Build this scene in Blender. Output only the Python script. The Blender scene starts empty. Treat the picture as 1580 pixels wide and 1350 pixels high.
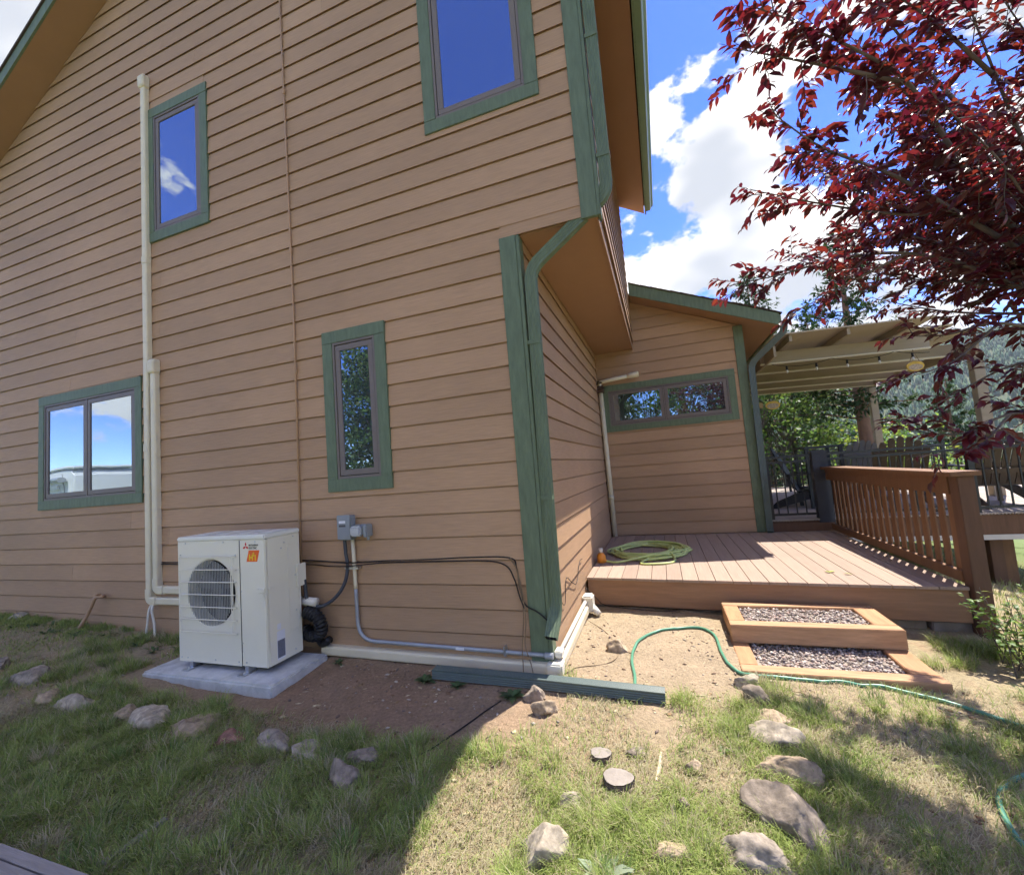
import bpy, bmesh, math, random
import numpy as np
from mathutils import Vector, Matrix

random.seed(7)
RNG = np.random.default_rng(11)
S = bpy.context.scene
COL = S.collection

# ------------------------------------------------------------------ camera
cam_d = bpy.data.cameras.new('camera')
cam = bpy.data.objects.new('camera', cam_d)
COL.objects.link(cam)
S.camera = cam
cam_d.sensor_fit = 'HORIZONTAL'
cam_d.sensor_width = 36.0
cam_d.lens = 665.736 / 1580.0 * 36.0
cam_d.clip_start = 0.05
cam_d.clip_end = 6000.0
yaw, pitch, roll = -0.32777871, 0.07894427, 0.07884976
ca, sa, cb, sb = math.cos(yaw), math.sin(yaw), math.cos(pitch), math.sin(pitch)
fwd = Vector((sa * cb, ca * cb, sb))
rgt = Vector((ca, -sa, 0))
dwn = fwd.cross(rgt)
r2 = math.cos(roll) * rgt + math.sin(roll) * dwn
d2 = -math.sin(roll) * rgt + math.cos(roll) * dwn
CAM = Vector((0.875, -3.05, 1.42))
m = Matrix.Identity(4)
for i in range(3):
    m[i][0] = r2[i]; m[i][1] = -d2[i]; m[i][2] = -fwd[i]; m[i][3] = CAM[i]
cam.matrix_world = m

# ------------------------------------------------------------------ light
SUN = Vector((0.27, 0.46, 1.0)).normalized()
SUN_EL = math.asin(SUN.z)
SUN_AZ = math.atan2(SUN.x, SUN.y)
world = bpy.data.worlds.new('World')
S.world = world
world.use_nodes = True
wt = world.node_tree
wt.nodes.clear()


def N(t, kind, **kw):
    n = t.nodes.new(kind)
    for k, v in kw.items():
        setattr(n, k, v)
    return n


def build_sky():
    t = wt
    out = N(t, 'ShaderNodeOutputWorld')
    bg = N(t, 'ShaderNodeBackground')
    bg.inputs[1].default_value = 0.13
    sky = N(t, 'ShaderNodeTexSky', sky_type='NISHITA')
    sky.sun_disc = False
    sky.sun_elevation = SUN_EL
    sky.sun_rotation = SUN_AZ
    sky.altitude = 2400
    sky.air_density = 1.0
    sky.dust_density = 0.3
    sky.ozone_density = 3.0
    tc = N(t, 'ShaderNodeTexCoord')
    off = N(t, 'ShaderNodeVectorMath', operation='MULTIPLY_ADD')
    off.inputs[1].default_value = (1.0, 1.0, 1.75)
    off.inputs[2].default_value = (20.2958, 17.7131, 0.0)
    t.links.new(tc.outputs['Generated'], off.inputs[0])
    up = N(t, 'ShaderNodeVectorMath', operation='ADD')
    up.inputs[1].default_value = (0.02, 0.035, 0.09)
    t.links.new(off.outputs[0], up.inputs[0])
    nz = []
    for src, det in ((off, 8.0), (up, 3.0)):
        big = N(t, 'ShaderNodeTexNoise')
        big.inputs['Scale'].default_value = 2.7
        big.inputs['Detail'].default_value = det
        big.inputs['Roughness'].default_value = 0.57
        big.inputs['Distortion'].default_value = 0.1
        t.links.new(src.outputs[0], big.inputs['Vector'])
        nz.append(big)
    ramp = N(t, 'ShaderNodeMapRange', interpolation_type='SMOOTHSTEP')
    ramp.inputs['From Min'].default_value = 0.497
    ramp.inputs['From Max'].default_value = 0.532
    t.links.new(nz[0].outputs['Fac'], ramp.inputs['Value'])
    # cloud body: bright where open to the light, greyer under more cloud
    thick = N(t, 'ShaderNodeMapRange', interpolation_type='SMOOTHSTEP')
    thick.inputs['From Min'].default_value = 0.45
    thick.inputs['From Max'].default_value = 0.63
    t.links.new(nz[1].outputs['Fac'], thick.inputs['Value'])
    cl = N(t, 'ShaderNodeMixRGB')
    cl.inputs[1].default_value = (2.7, 2.62, 2.52, 1)
    cl.inputs[2].default_value = (1.25, 1.32, 1.45, 1)
    t.links.new(thick.outputs[0], cl.inputs[0])
    deep = N(t, 'ShaderNodeHueSaturation')
    deep.inputs['Saturation'].default_value = 1.3
    deep.inputs['Hue'].default_value = 0.525
    deep.inputs['Value'].default_value = 0.70
    t.links.new(sky.outputs[0], deep.inputs['Color'])
    mix = N(t, 'ShaderNodeMixRGB')
    t.links.new(ramp.outputs[0], mix.inputs[0])
    t.links.new(deep.outputs[0], mix.inputs[1])
    t.links.new(cl.outputs[0], mix.inputs[2])
    t.links.new(mix.outputs[0], bg.inputs[0])
    t.links.new(bg.outputs[0], out.inputs[0])


build_sky()
sun_d = bpy.data.lights.new('sun', 'SUN')
sun_d.energy = 2.45
sun_d.angle = math.radians(0.5)
sun_d.color = (1.0, 0.94, 0.86)
sun = bpy.data.objects.new('sun', sun_d)
COL.objects.link(sun)
sun.rotation_mode = 'QUATERNION'
sun.rotation_quaternion = (-SUN).to_track_quat('-Z', 'Y')
sun.location = (10, 16, 35)
S.view_settings.view_transform = 'Standard'
S.view_settings.look = 'None'
S.view_settings.gamma = 1.0
S.view_settings.exposure = 2.2
S.view_settings.use_curve_mapping = False
S.cycles.use_denoising = True
S.cycles.max_bounces = 5
S.cycles.diffuse_bounces = 3
S.cycles.glossy_bounces = 3
S.cycles.use_adaptive_sampling = True
S.cycles.adaptive_threshold = 0.03
S.cycles.adaptive_min_samples = 32
S.cycles.transparent_max_bounces = 8
S.cycles.sample_clamp_indirect = 6.0

# ------------------------------------------------------------------ helpers
MATS = {}


def mat(name, col, rough=0.7, var=0.12, scale=6.0, stretch=(1, 1, 1), bump=0.0, bscale=None,
        col2=None, metal=0.0, spec=0.3, objvar=0.0, detail=5.0, big=0.0, dust=False):
    """principled material with procedural colour variation, relief and per-object tint"""
    if name in MATS:
        return MATS[name]
    M = bpy.data.materials.new(name)
    M.use_nodes = True
    t = M.node_tree
    b = t.nodes['Principled BSDF']
    b.inputs['Roughness'].default_value = rough
    b.inputs['Metallic'].default_value = metal
    b.inputs['Specular IOR Level'].default_value = spec
    tc = N(t, 'ShaderNodeTexCoord')
    mp = N(t, 'ShaderNodeMapping')
    mp.inputs['Scale'].default_value = stretch
    t.links.new(tc.outputs['Object'], mp.inputs['Vector'])
    nz = N(t, 'ShaderNodeTexNoise')
    nz.inputs['Scale'].default_value = scale
    nz.inputs['Detail'].default_value = detail
    nz.inputs['Roughness'].default_value = 0.62
    t.links.new(mp.outputs[0], nz.inputs['Vector'])
    mr = N(t, 'ShaderNodeMapRange')
    mr.inputs['From Min'].default_value = 0.28
    mr.inputs['From Max'].default_value = 0.72
    t.links.new(nz.outputs['Fac'], mr.inputs['Value'])
    c1 = tuple(max(0, c * (1 - var)) for c in col) + (1,)
    c2 = tuple(min(1, c * (1 + var)) for c in col) + (1,) if col2 is None else tuple(col2) + (1,)
    mx = N(t, 'ShaderNodeMixRGB')
    mx.inputs[1].default_value = c1
    mx.inputs[2].default_value = c2
    t.links.new(mr.outputs[0], mx.inputs[0])
    last = mx.outputs[0]
    if objvar or big:
        hv = N(t, 'ShaderNodeHueSaturation')
        t.links.new(last, hv.inputs['Color'])
        val = None
        if objvar:
            oi = N(t, 'ShaderNodeObjectInfo')
            m2 = N(t, 'ShaderNodeMapRange')
            m2.inputs['To Min'].default_value = 1 - objvar
            m2.inputs['To Max'].default_value = 1 + objvar
            t.links.new(oi.outputs['Random'], m2.inputs['Value'])
            val = m2.outputs[0]
        if big:
            n2 = N(t, 'ShaderNodeTexNoise')
            n2.inputs['Scale'].default_value = 0.7
            n2.inputs['Detail'].default_value = 4
            t.links.new(tc.outputs['Object'], n2.inputs['Vector'])
            m3 = N(t, 'ShaderNodeMapRange')
            m3.inputs['From Min'].default_value = 0.3
            m3.inputs['From Max'].default_value = 0.7
            m3.inputs['To Min'].default_value = 1 - big
            m3.inputs['To Max'].default_value = 1 + big
            t.links.new(n2.outputs['Fac'], m3.inputs['Value'])
            if val is None:
                val = m3.outputs[0]
            else:
                mm = N(t, 'ShaderNodeMath', operation='MULTIPLY')
                t.links.new(val, mm.inputs[0]); t.links.new(m3.outputs[0], mm.inputs[1])
                val = mm.outputs[0]
        t.links.new(val, hv.inputs['Value'])
        last = hv.outputs[0]
    if dust:      # soil splashed up the foot of the wall
        sx = N(t, 'ShaderNodeSeparateXYZ')
        t.links.new(tc.outputs['Object'], sx.inputs[0])
        hz = N(t, 'ShaderNodeMapRange', interpolation_type='SMOOTHSTEP')
        hz.inputs['From Min'].default_value = 0.75; hz.inputs['From Max'].default_value = 0.05
        t.links.new(sx.outputs[2], hz.inputs['Value'])
        n4 = N(t, 'ShaderNodeTexNoise'); n4.inputs['Scale'].default_value = 3.5; n4.inputs['Detail'].default_value = 6
        t.links.new(tc.outputs['Object'], n4.inputs['Vector'])
        m4 = N(t, 'ShaderNodeMapRange')
        m4.inputs['From Min'].default_value = 0.35; m4.inputs['From Max'].default_value = 0.75
        m4.inputs['To Max'].default_value = 0.30
        t.links.new(n4.outputs['Fac'], m4.inputs['Value'])
        mu = N(t, 'ShaderNodeMath', operation='MULTIPLY')
        t.links.new(hz.outputs[0], mu.inputs[0]); t.links.new(m4.outputs[0], mu.inputs[1])
        dm = N(t, 'ShaderNodeMixRGB')
        dm.inputs[2].default_value = (0.36, 0.27, 0.18, 1)
        t.links.new(mu.outputs[0], dm.inputs[0]); t.links.new(last, dm.inputs[1])
        last = dm.outputs[0]
    t.links.new(last, b.inputs['Base Color'])
    if bump:
        bp = N(t, 'ShaderNodeBump')
        bp.inputs['Strength'].default_value = bump
        bp.inputs['Distance'].default_value = 0.004
        if bscale:
            n3 = N(t, 'ShaderNodeTexNoise')
            n3.inputs['Scale'].default_value = bscale
            n3.inputs['Detail'].default_value = 6
            t.links.new(mp.outputs[0], n3.inputs['Vector'])
            t.links.new(n3.outputs['Fac'], bp.inputs['Height'])
        else:
            t.links.new(nz.outputs['Fac'], bp.inputs['Height'])
        t.links.new(bp.outputs[0], b.inputs['Normal'])
    MATS[name] = M
    return M


def tag(o, label=None, cat=None, group=None, kind=None):
    if label: o['label'] = label
    if cat: o['category'] = cat
    if group: o['group'] = group
    if kind: o['kind'] = kind
    return o


def empty(name, label, cat, loc=(0, 0, 0), rz=0.0, group=None):
    o = bpy.data.objects.new(name, None)
    COL.objects.link(o)
    o.location = loc
    o.rotation_euler = (0, 0, rz)
    o.empty_display_size = 0.1
    return tag(o, label, cat, group)


def link(name, me, parent=None, loc=None, rot=None):
    o = bpy.data.objects.new(name, me)
    COL.objects.link(o)
    if parent is not None:
        o.parent = parent
    if loc is not None: o.location = loc
    if rot is not None: o.rotation_euler = rot
    return o


class MB:
    """collects simple solids into one mesh"""
    def __init__(self):
        self.v = []; self.f = []

    def add(self, vs, fs):
        k = len(self.v)
        self.v += [tuple(p) for p in vs]
        self.f += [tuple(i + k for i in q) for q in fs]
        return self

    def box(self, lo, hi, M=None):
        x0, y0, z0 = lo; x1, y1, z1 = hi
        vs = [Vector(p) for p in ((x0, y0, z0), (x1, y0, z0), (x1, y1, z0), (x0, y1, z0),
                                  (x0, y0, z1), (x1, y0, z1), (x1, y1, z1), (x0, y1, z1))]
        if M is not None: vs = [M @ p for p in vs]
        return self.add(vs, [(0, 3, 2, 1), (4, 5, 6, 7), (0, 1, 5, 4), (1, 2, 6, 5), (2, 3, 7, 6), (3, 0, 4, 7)])

    def prism(self, poly, axis, a, b):
        """extrude a polygon lying in the plane normal to axis from a to b"""
        n = len(poly)
        def P(p, w):
            if axis == 1: return (p[0], w, p[1])
            if axis == 0: return (w, p[0], p[1])
            return (p[0], p[1], w)
        vs = [P(p, a) for p in poly] + [P(p, b) for p in poly]
        fs = [tuple(range(n)), tuple(range(2 * n - 1, n - 1, -1))]
        for i in range(n):
            j = (i + 1) % n
            fs.append((i, i + n, j + n, j))
        return self.add(vs, fs)

    def sweep(self, pts, sec, closed=True, caps=True, up=None, scales=None):
        """sweep a 2-D section along a polyline"""
        P = [Vector(p) for p in pts]
        n = len(P); k = len(sec)
        T = []
        for i in range(n):
            a = P[max(i - 1, 0)]; b = P[min(i + 1, n - 1)]
            t = (b - a)
            if 0 < i < n - 1:
                t = (P[i] - P[i - 1]).normalized() + (P[i + 1] - P[i]).normalized()
            T.append(t.normalized() if t.length > 1e-9 else Vector((0, 0, 1)))
        if up is None:
            up = Vector((0, 0, 1)) if abs(T[0].z) < 0.9 else Vector((0, 1, 0))
        u = (up - T[0] * up.dot(T[0])).normalized()
        vs = []
        for i in range(n):
            if i:
                u = u - T[i] * u.dot(T[i])
                u.normalize()
            w = T[i].cross(u)
            s = scales[i] if scales else 1.0
            # mitre widening
            for (p, q) in sec:
                vs.append(P[i] + u * (q * s) + w * (p * s))
        fs = []
        for i in range(n - 1):
            for j in range(k):
                j2 = (j + 1) % k
                fs.append((i * k + j, i * k + j2, (i + 1) * k + j2, (i + 1) * k + j))
        if caps:
            fs.append(tuple(range(k - 1, -1, -1)))
            fs.append(tuple((n - 1) * k + j for j in range(k)))
        return self.add(vs, fs)

    def tube(self, pts, r, sides=8, caps=True, scales=None):
        sec = [(math.cos(2 * math.pi * j / sides) * r, math.sin(2 * math.pi * j / sides) * r) for j in range(sides)]
        return self.sweep(pts, sec, caps=caps, scales=scales)

    def cyl(self, a, b, r, sides=12):
        return self.tube([a, b], r, sides)

    def mesh(self, name, M, smooth=False, bevel=0.0, segs=2):
        me = bpy.data.meshes.new(name)
        me.from_pydata(self.v, [], self.f)
        bm = bmesh.new()
        bm.from_mesh(me)
        bmesh.ops.recalc_face_normals(bm, faces=bm.faces)
        if bevel:
            ed = [e for e in bm.edges if len(e.link_faces) == 2 and e.calc_face_angle(0) > 0.5]
            bmesh.ops.bevel(bm, geom=ed, offset=bevel, segments=segs, affect='EDGES', clamp_overlap=True)
        bm.to_mesh(me)
        bm.free()
        if smooth:
            me.polygons.foreach_set('use_smooth', [True] * len(me.polygons))
        me.materials.append(M)
        return me

    def obj(self, name, M, parent=None, smooth=False, bevel=0.0, segs=2):
        return link(name, self.mesh(name, M, smooth, bevel, segs), parent)


def box(name, lo, hi, M, parent=None, bevel=0.0):
    return MB().box(lo, hi).obj(name, M, parent, bevel=bevel)


def smooth_path(pts, n=6):
    """Catmull-Rom through points"""
    P = [Vector(p) for p in pts]
    P = [P[0] * 2 - P[1]] + P + [P[-1] * 2 - P[-2]]
    out = []
    for i in range(1, len(P) - 2):
        a, b, c, d = P[i - 1:i + 3]
        for k in range(n):
            t = k / n
            out.append(0.5 * ((2 * b) + (c - a) * t + (2 * a - 5 * b + 4 * c - d) * t * t + (3 * b - a - 3 * c + d) * t ** 3))
    out.append(P[-2])
    return out


def round_corners(pts, r, n=5):
    """polyline with filleted corners"""
    P = [Vector(p) for p in pts]
    out = [P[0]]
    for i in range(1, len(P) - 1):
        a = (P[i - 1] - P[i]); b = (P[i + 1] - P[i])
        d = min(r, a.length * 0.45, b.length * 0.45)
        p0 = P[i] + a.normalized() * d; p2 = P[i] + b.normalized() * d
        for k in range(n + 1):
            t = k / n
            out.append(p0 * (1 - t) ** 2 + P[i] * 2 * t * (1 - t) + p2 * t * t)
    out.append(P[-1])
    return out


def text_obj(name, body, size, M, parent, matrix, align='LEFT', bold=0.0, sx=1.0):
    cu = bpy.data.curves.new(name, 'FONT')
    cu.body = body; cu.size = size; cu.align_x = align
    cu.extrude = 0.0004; cu.offset = bold
    tmp = bpy.data.objects.new(name + '_tmp', cu)
    COL.objects.link(tmp)
    bpy.context.view_layer.update()
    me = bpy.data.meshes.new_from_object(tmp.evaluated_get(bpy.context.evaluated_depsgraph_get()))
    bpy.data.objects.remove(tmp)
    me.transform(Matrix.Diagonal((sx, 1, 1, 1)))
    me.transform(matrix)
    me.materials.clear(); me.materials.append(M)
    return link(name, me, parent)


# numpy value noise -----------------------------------------------------------
def _h(i, j, s):
    v = np.sin(i * 127.1 + j * 311.7 + s * 74.7) * 43758.5453
    return v - np.floor(v)


def vn(x, y, s=0):
    x = np.asarray(x, float); y = np.asarray(y, float)
    i = np.floor(x); j = np.floor(y); fx = x - i; fy = y - j
    fx = fx * fx * (3 - 2 * fx); fy = fy * fy * (3 - 2 * fy)
    a = _h(i, j, s); b = _h(i + 1, j, s); c = _h(i, j + 1, s); d = _h(i + 1, j + 1, s)
    return a + (b - a) * fx + (c - a) * fy + (a - b - c + d) * fx * fy


def fbm(x, y, s=0, o=4):
    t = 0; a = 0.5
    for k in range(o):
        t = t + a * vn(x * 2 ** k, y * 2 ** k, s + k * 3)
        a *= 0.5
    return t / (1 - 0.5 ** o)


def gz0(x, y):
    """smooth lie of the land"""
    x = np.asarray(x, float); y = np.asarray(y, float)
    z = -0.024 * np.clip(x, 0, 6) + 0.05 * np.clip(-x - 2.6, 0, 3.4) + 0.03 * np.clip(y, -4, 0)
    z = z - 0.2 * np.clip(x - 3.0, 0, 6) - 0.06 * np.clip(y - 4, 0, 3) * (x > 2)
    d = np.clip(np.hypot(x, y) - 14, 0, None)
    z = z - np.where(y > 0, 0.16 * np.clip(d, 0, 130), 0.01 * np.clip(d, 0, 100))
    return z


def gz(x, y):
    near = np.exp(-(np.hypot(np.asarray(x) + 1, np.asarray(y)) / 9) ** 4)
    x = np.asarray(x, float); y = np.asarray(y, float)
    dug = np.clip((0.52 - np.abs(x - 1.795)) / 0.05, 0, 1) * np.clip((0.47 - np.abs(y - 0.745)) / 0.05, 0, 1)   # dug out under the steps
    return gz0(x, y) - 0.09 * dug + near * (1 - 0.8 * dug) * (0.055 * (fbm(np.asarray(x) * 1.3, np.asarray(y) * 1.3, 2, 3) - 0.5)
                               + 0.022 * (fbm(np.asarray(x) * 9, np.asarray(y) * 9, 5, 3) - 0.5))


def gzf(x, y):
    return float(gz(np.array([x]), np.array([y]))[0])


# ------------------------------------------------------------------ materials
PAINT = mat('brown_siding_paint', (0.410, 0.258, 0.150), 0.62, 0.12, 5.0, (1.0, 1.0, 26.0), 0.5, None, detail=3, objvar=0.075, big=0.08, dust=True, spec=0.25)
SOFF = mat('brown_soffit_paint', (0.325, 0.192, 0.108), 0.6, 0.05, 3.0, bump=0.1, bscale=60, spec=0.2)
GREEN = mat('green_trim_paint', (0.120, 0.160, 0.098), 0.55, 0.20, 5.0, (6.0, 6.0, 1.2), 0.3, 20.0, spec=0.3)
GUTTER = mat('green_gutter_enamel', (0.145, 0.20, 0.125), 0.35, 0.08, 5.0, spec=0.5, bump=0.05)
GREYGREEN = mat('grey_green_downspout_enamel', (0.085, 0.115, 0.105), 0.4, 0.10, 5.0, spec=0.45)
SASH = mat('taupe_window_frame', (0.165, 0.138, 0.124), 0.5, 0.05, 8.0, spec=0.35)
GASKET = mat('black_rubber_gasket', (0.012, 0.012, 0.013), 0.6, 0.05)
CREAM = mat('cream_plastic_cover', (0.67, 0.60, 0.43), 0.45, 0.05, 5.0, spec=0.4, bump=0.03, big=0.04)
PVC = mat('dusty_white_pvc', (0.68, 0.64, 0.54), 0.5, 0.10, 9.0, spec=0.35)
ACW = mat('ivory_enamelled_steel', (0.76, 0.72, 0.585), 0.38, 0.025, 4.0, spec=0.45)
ACTOP = mat('ivory_top_panel', (0.74, 0.73, 0.65), 0.4, 0.03, 4.0, spec=0.45)
DARK = mat('dark_interior', (0.018, 0.018, 0.019), 0.7, 0.1)
FIN = mat('grey_fan_blade', (0.12, 0.12, 0.12), 0.5, 0.05)
CONC = mat('concrete_pad_grey', (0.50, 0.505, 0.49), 0.9, 0.26, 9.0, bump=0.5, bscale=90, spec=0.15)
BLOCK = mat('dusty_concrete_block', (0.27, 0.23, 0.19), 0.95, 0.25, 8.0, bump=0.7, bscale=60, spec=0.1)
STEEL = mat('galvanised_steel', (0.55, 0.56, 0.57), 0.35, 0.1, 12.0, metal=0.9)
GREYBOX = mat('grey_enamel_box', (0.25, 0.27, 0.285), 0.45, 0.06, 8.0, spec=0.4)
CLEARP = mat('clear_grey_plastic', (0.42, 0.44, 0.46), 0.25, 0.10, 10.0, spec=0.5)
CONDUIT = mat('grey_conduit', (0.33, 0.35, 0.38), 0.4, 0.12, 10.0, spec=0.4, metal=0.3)
WHIP = mat('dark_grey_flexible_conduit', (0.055, 0.06, 0.072), 0.45, 0.1, 20.0)
BROWNPIPE = mat('brown_painted_conduit', (0.42, 0.262, 0.15), 0.5, 0.05, 6.0)
CABLE = mat('black_cable', (0.016, 0.013, 0.012), 0.5, 0.1)
TANWIRE = mat('tan_wire', (0.20, 0.14, 0.08), 0.5, 0.1)
BLACKPL = mat('black_corrugated_plastic', (0.014, 0.014, 0.015), 0.4, 0.1)
DECK = mat('weathered_brown_deck_board', (0.315, 0.230, 0.175), 0.75, 0.12, 5.0, (14.0, 0.7, 4.0), 0.4, 18.0, objvar=0.10, spec=0.25)
FASC = mat('brown_stained_fascia', (0.29, 0.165, 0.095), 0.7, 0.14, 4.0, (0.8, 3.0, 8.0), 0.3, 14.0, spec=0.2)
RAILW = mat('brown_stained_rail', (0.19, 0.096, 0.046), 0.6, 0.16, 5.0, (6.0, 6.0, 0.9), 0.3, 14.0, objvar=0.10, spec=0.3)
RAILP = mat('dark_brown_post', (0.13, 0.070, 0.042), 0.65, 0.16, 4.0, (6.0, 6.0, 0.7), 0.3, 14.0, spec=0.25)
CEDAR = mat('fresh_cedar_timber', (0.40, 0.235, 0.13), 0.75, 0.32, 3.0, (1.2, 9.0, 9.0), 0.5, 12.0, objvar=0.06, spec=0.2)
GREYDECK = mat('pale_grey_deck_board', (0.33, 0.28, 0.24), 0.8, 0.12, 4.0, (10.0, 0.6, 3.0), 0.3, 14.0, objvar=0.08)
WALK = mat('weathered_grey_plank', (0.26, 0.235, 0.215), 0.85, 0.16, 5.0, (1.0, 14.0, 4.0), 0.5, 14.0, objvar=0.08)
BLACKM = mat('black_railing_metal', (0.022, 0.021, 0.021), 0.4, 0.1, spec=0.4)
SLEEVE = mat('charcoal_post_sleeve', (0.035, 0.037, 0.045), 0.55, 0.12, 6.0)
PERG = mat('tan_pergola_paint', (0.33, 0.27, 0.19), 0.65, 0.08, 3.0, (1.0, 1.0, 5.0), spec=0.2)
PERGROOF = mat('tan_roof_panel', (0.42, 0.35, 0.26), 0.6, 0.06, 2.0)
ADIR = mat('dark_brown_chair_plastic', (0.085, 0.062, 0.043), 0.5, 0.1, 5.0, spec=0.35)
ADIRG = mat('grey_chair_plastic', (0.14, 0.13, 0.12), 0.5, 0.1, 5.0, spec=0.35)
ADIRB = mat('black_chair_plastic', (0.016, 0.016, 0.018), 0.45, 0.1, 5.0, spec=0.4)
HOSEL = mat('lime_green_hose', (0.54, 0.62, 0.22), 0.4, 0.12, 9.0, spec=0.4)
HOSED = mat('sea_green_hose', (0.085, 0.25, 0.155), 0.35, 0.12, 7.0, spec=0.45)
ORANGE = mat('orange_plastic', (0.72, 0.26, 0.02), 0.35, 0.08, 6.0, spec=0.5)
SHINGLE = mat('brown_asphalt_shingle', (0.070, 0.052, 0.042), 0.95, 0.3, 30.0, bump=0.5, bscale=120, objvar=0.15)
REDINK = mat('red_print', (0.62, 0.02, 0.02), 0.4, 0.02)
GREYINK = mat('dark_grey_print', (0.08, 0.075, 0.075), 0.4, 0.02)
STICKER = mat('orange_red_sticker', (0.80, 0.13, 0.02), 0.35, 0.05)
YELLOW = mat('yellow_print', (0.85, 0.55, 0.03), 0.35, 0.02)
PAPER = mat('white_label', (0.72, 0.72, 0.75), 0.45, 0.03)
PAPERG = mat('grey_label', (0.16, 0.17, 0.21), 0.45, 0.25, 90.0)
WHITEP = mat('white_trailer_panel', (0.72, 0.73, 0.74), 0.5, 0.05, 2.0)
BARK = mat('grey_brown_bark', (0.12, 0.095, 0.08), 0.9, 0.3, 12.0, (1, 1, 0.3), 0.8, 25.0)
PINEBARK = mat('reddish_pine_bark', (0.21, 0.125, 0.085), 0.9, 0.3, 9.0, (1, 1, 0.3), 0.8, 20.0)
BULB = mat('clear_bulb_glass', (0.62, 0.60, 0.55), 0.08, 0.03, spec=0.6)
CUTWOOD = mat('grey_cut_wood', (0.27, 0.235, 0.20), 0.9, 0.2, 12.0, bump=0.5, bscale=40)


def glass_mat():
    M = bpy.data.materials.new('coated_window_glass')
    M.use_nodes = True
    t = M.node_tree
    t.nodes.clear()
    out = N(t, 'ShaderNodeOutputMaterial')
    d = N(t, 'ShaderNodeBsdfPrincipled')
    d.inputs['Base Color'].default_value = (0.012, 0.016, 0.020, 1)
    d.inputs['Roughness'].default_value = 0.3
    g = N(t, 'ShaderNodeBsdfGlossy')
    g.inputs['Roughness'].default_value = 0.0
    g.inputs['Color'].default_value = (0.80, 0.92, 1.0, 1)
    # the panes are never perfectly flat
    tc = N(t, 'ShaderNodeTexCoord')
    nz = N(t, 'ShaderNodeTexNoise'); nz.inputs['Scale'].default_value = 2.5; nz.inputs['Detail'].default_value = 1
    t.links.new(tc.outputs['Object'], nz.inputs['Vector'])
    bp = N(t, 'ShaderNodeBump'); bp.inputs['Strength'].default_value = 0.05; bp.inputs['Distance'].default_value = 0.02
    t.links.new(nz.outputs['Fac'], bp.inputs['Height'])
    t.links.new(bp.outputs[0], g.inputs['Normal'])
    lw = N(t, 'ShaderNodeFresnel'); lw.inputs['IOR'].default_value = 1.6
    mr = N(t, 'ShaderNodeMapRange')
    mr.inputs['To Min'].default_value = 0.34; mr.inputs['To Max'].default_value = 1.0
    t.links.new(lw.outputs[0], mr.inputs['Value'])
    mx = N(t, 'ShaderNodeMixShader')
    t.links.new(mr.outputs[0], mx.inputs[0])
    t.links.new(d.outputs[0], mx.inputs[1]); t.links.new(g.outputs[0], mx.inputs[2])
    t.links.new(mx.outputs[0], out.inputs[0])
    return M


GLASS = glass_mat()


def leaf_mat(name, col, trans, tw=0.4, rough=0.5, attr=None, spec=0.3, hue=0.0, val=0.25):
    """two-sided leaf: reflecting and translucent, colours varied leaf by leaf through an attribute"""
    M = bpy.data.materials.new(name)
    M.use_nodes = True
    t = M.node_tree
    t.nodes.clear()
    out = N(t, 'ShaderNodeOutputMaterial')
    p = N(t, 'ShaderNodeBsdfPrincipled')
    p.inputs['Roughness'].default_value = rough
    p.inputs['Specular IOR Level'].default_value = spec
    tr = N(t, 'ShaderNodeBsdfTranslucent')
    mx = N(t, 'ShaderNodeMixShader')
    mx.inputs[0].default_value = tw
    if attr:
        at = N(t, 'ShaderNodeAttribute', attribute_name=attr)
        fac = at.outputs['Fac']
    else:
        oi = N(t, 'ShaderNodeObjectInfo')
        fac = oi.outputs['Random']
    for c, sock in ((col, p.inputs['Base Color']), (trans, tr.inputs['Color'])):
        hv = N(t, 'ShaderNodeHueSaturation')
        hv.inputs['Color'].default_value = tuple(c) + (1,)
        a = N(t, 'ShaderNodeMapRange')
        a.inputs['To Min'].default_value = 1 - val; a.inputs['To Max'].default_value = 1 + val
        t.links.new(fac, a.inputs['Value']); t.links.new(a.outputs[0], hv.inputs['Value'])
        h = N(t, 'ShaderNodeMapRange')
        h.inputs['To Min'].default_value = 0.5 - hue; h.inputs['To Max'].default_value = 0.5 + hue
        t.links.new(fac, h.inputs['Value']); t.links.new(h.outputs[0], hv.inputs['Hue'])
        t.links.new(hv.outputs[0], sock)
    t.links.new(p.outputs[0], mx.inputs[1]); t.links.new(tr.outputs[0], mx.inputs[2])
    t.links.new(mx.outputs[0], out.inputs[0])
    return M


PLUM = leaf_mat('purple_plum_leaf', (0.042, 0.010, 0.017), (0.25, 0.020, 0.025), 0.30, 0.42, None, 0.4, 0.02, 0.4)
PLUMA = leaf_mat('purple_plum_foliage', (0.042, 0.010, 0.017), (0.25, 0.020, 0.025), 0.30, 0.42, 'shade', 0.4, 0.02, 0.4)
CONIF = leaf_mat('conifer_needle', (0.040, 0.075, 0.032), (0.07, 0.12, 0.04), 0.25, 0.6, 'shade', 0.2, 0.02, 0.4)
BROAD = leaf_mat('broadleaf_foliage', (0.060, 0.105, 0.030), (0.16, 0.24, 0.05), 0.4, 0.5, 'shade', 0.3, 0.03, 0.4)
BUSHL = leaf_mat('bush_foliage', (0.11, 0.18, 0.04), (0.32, 0.42, 0.07), 0.45, 0.45, 'shade', 0.35, 0.03, 0.35)
WEED = leaf_mat('weed_foliage', (0.085, 0.13, 0.055), (0.15, 0.22, 0.07), 0.35, 0.5, 'shade', 0.3, 0.02, 0.3)


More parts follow.
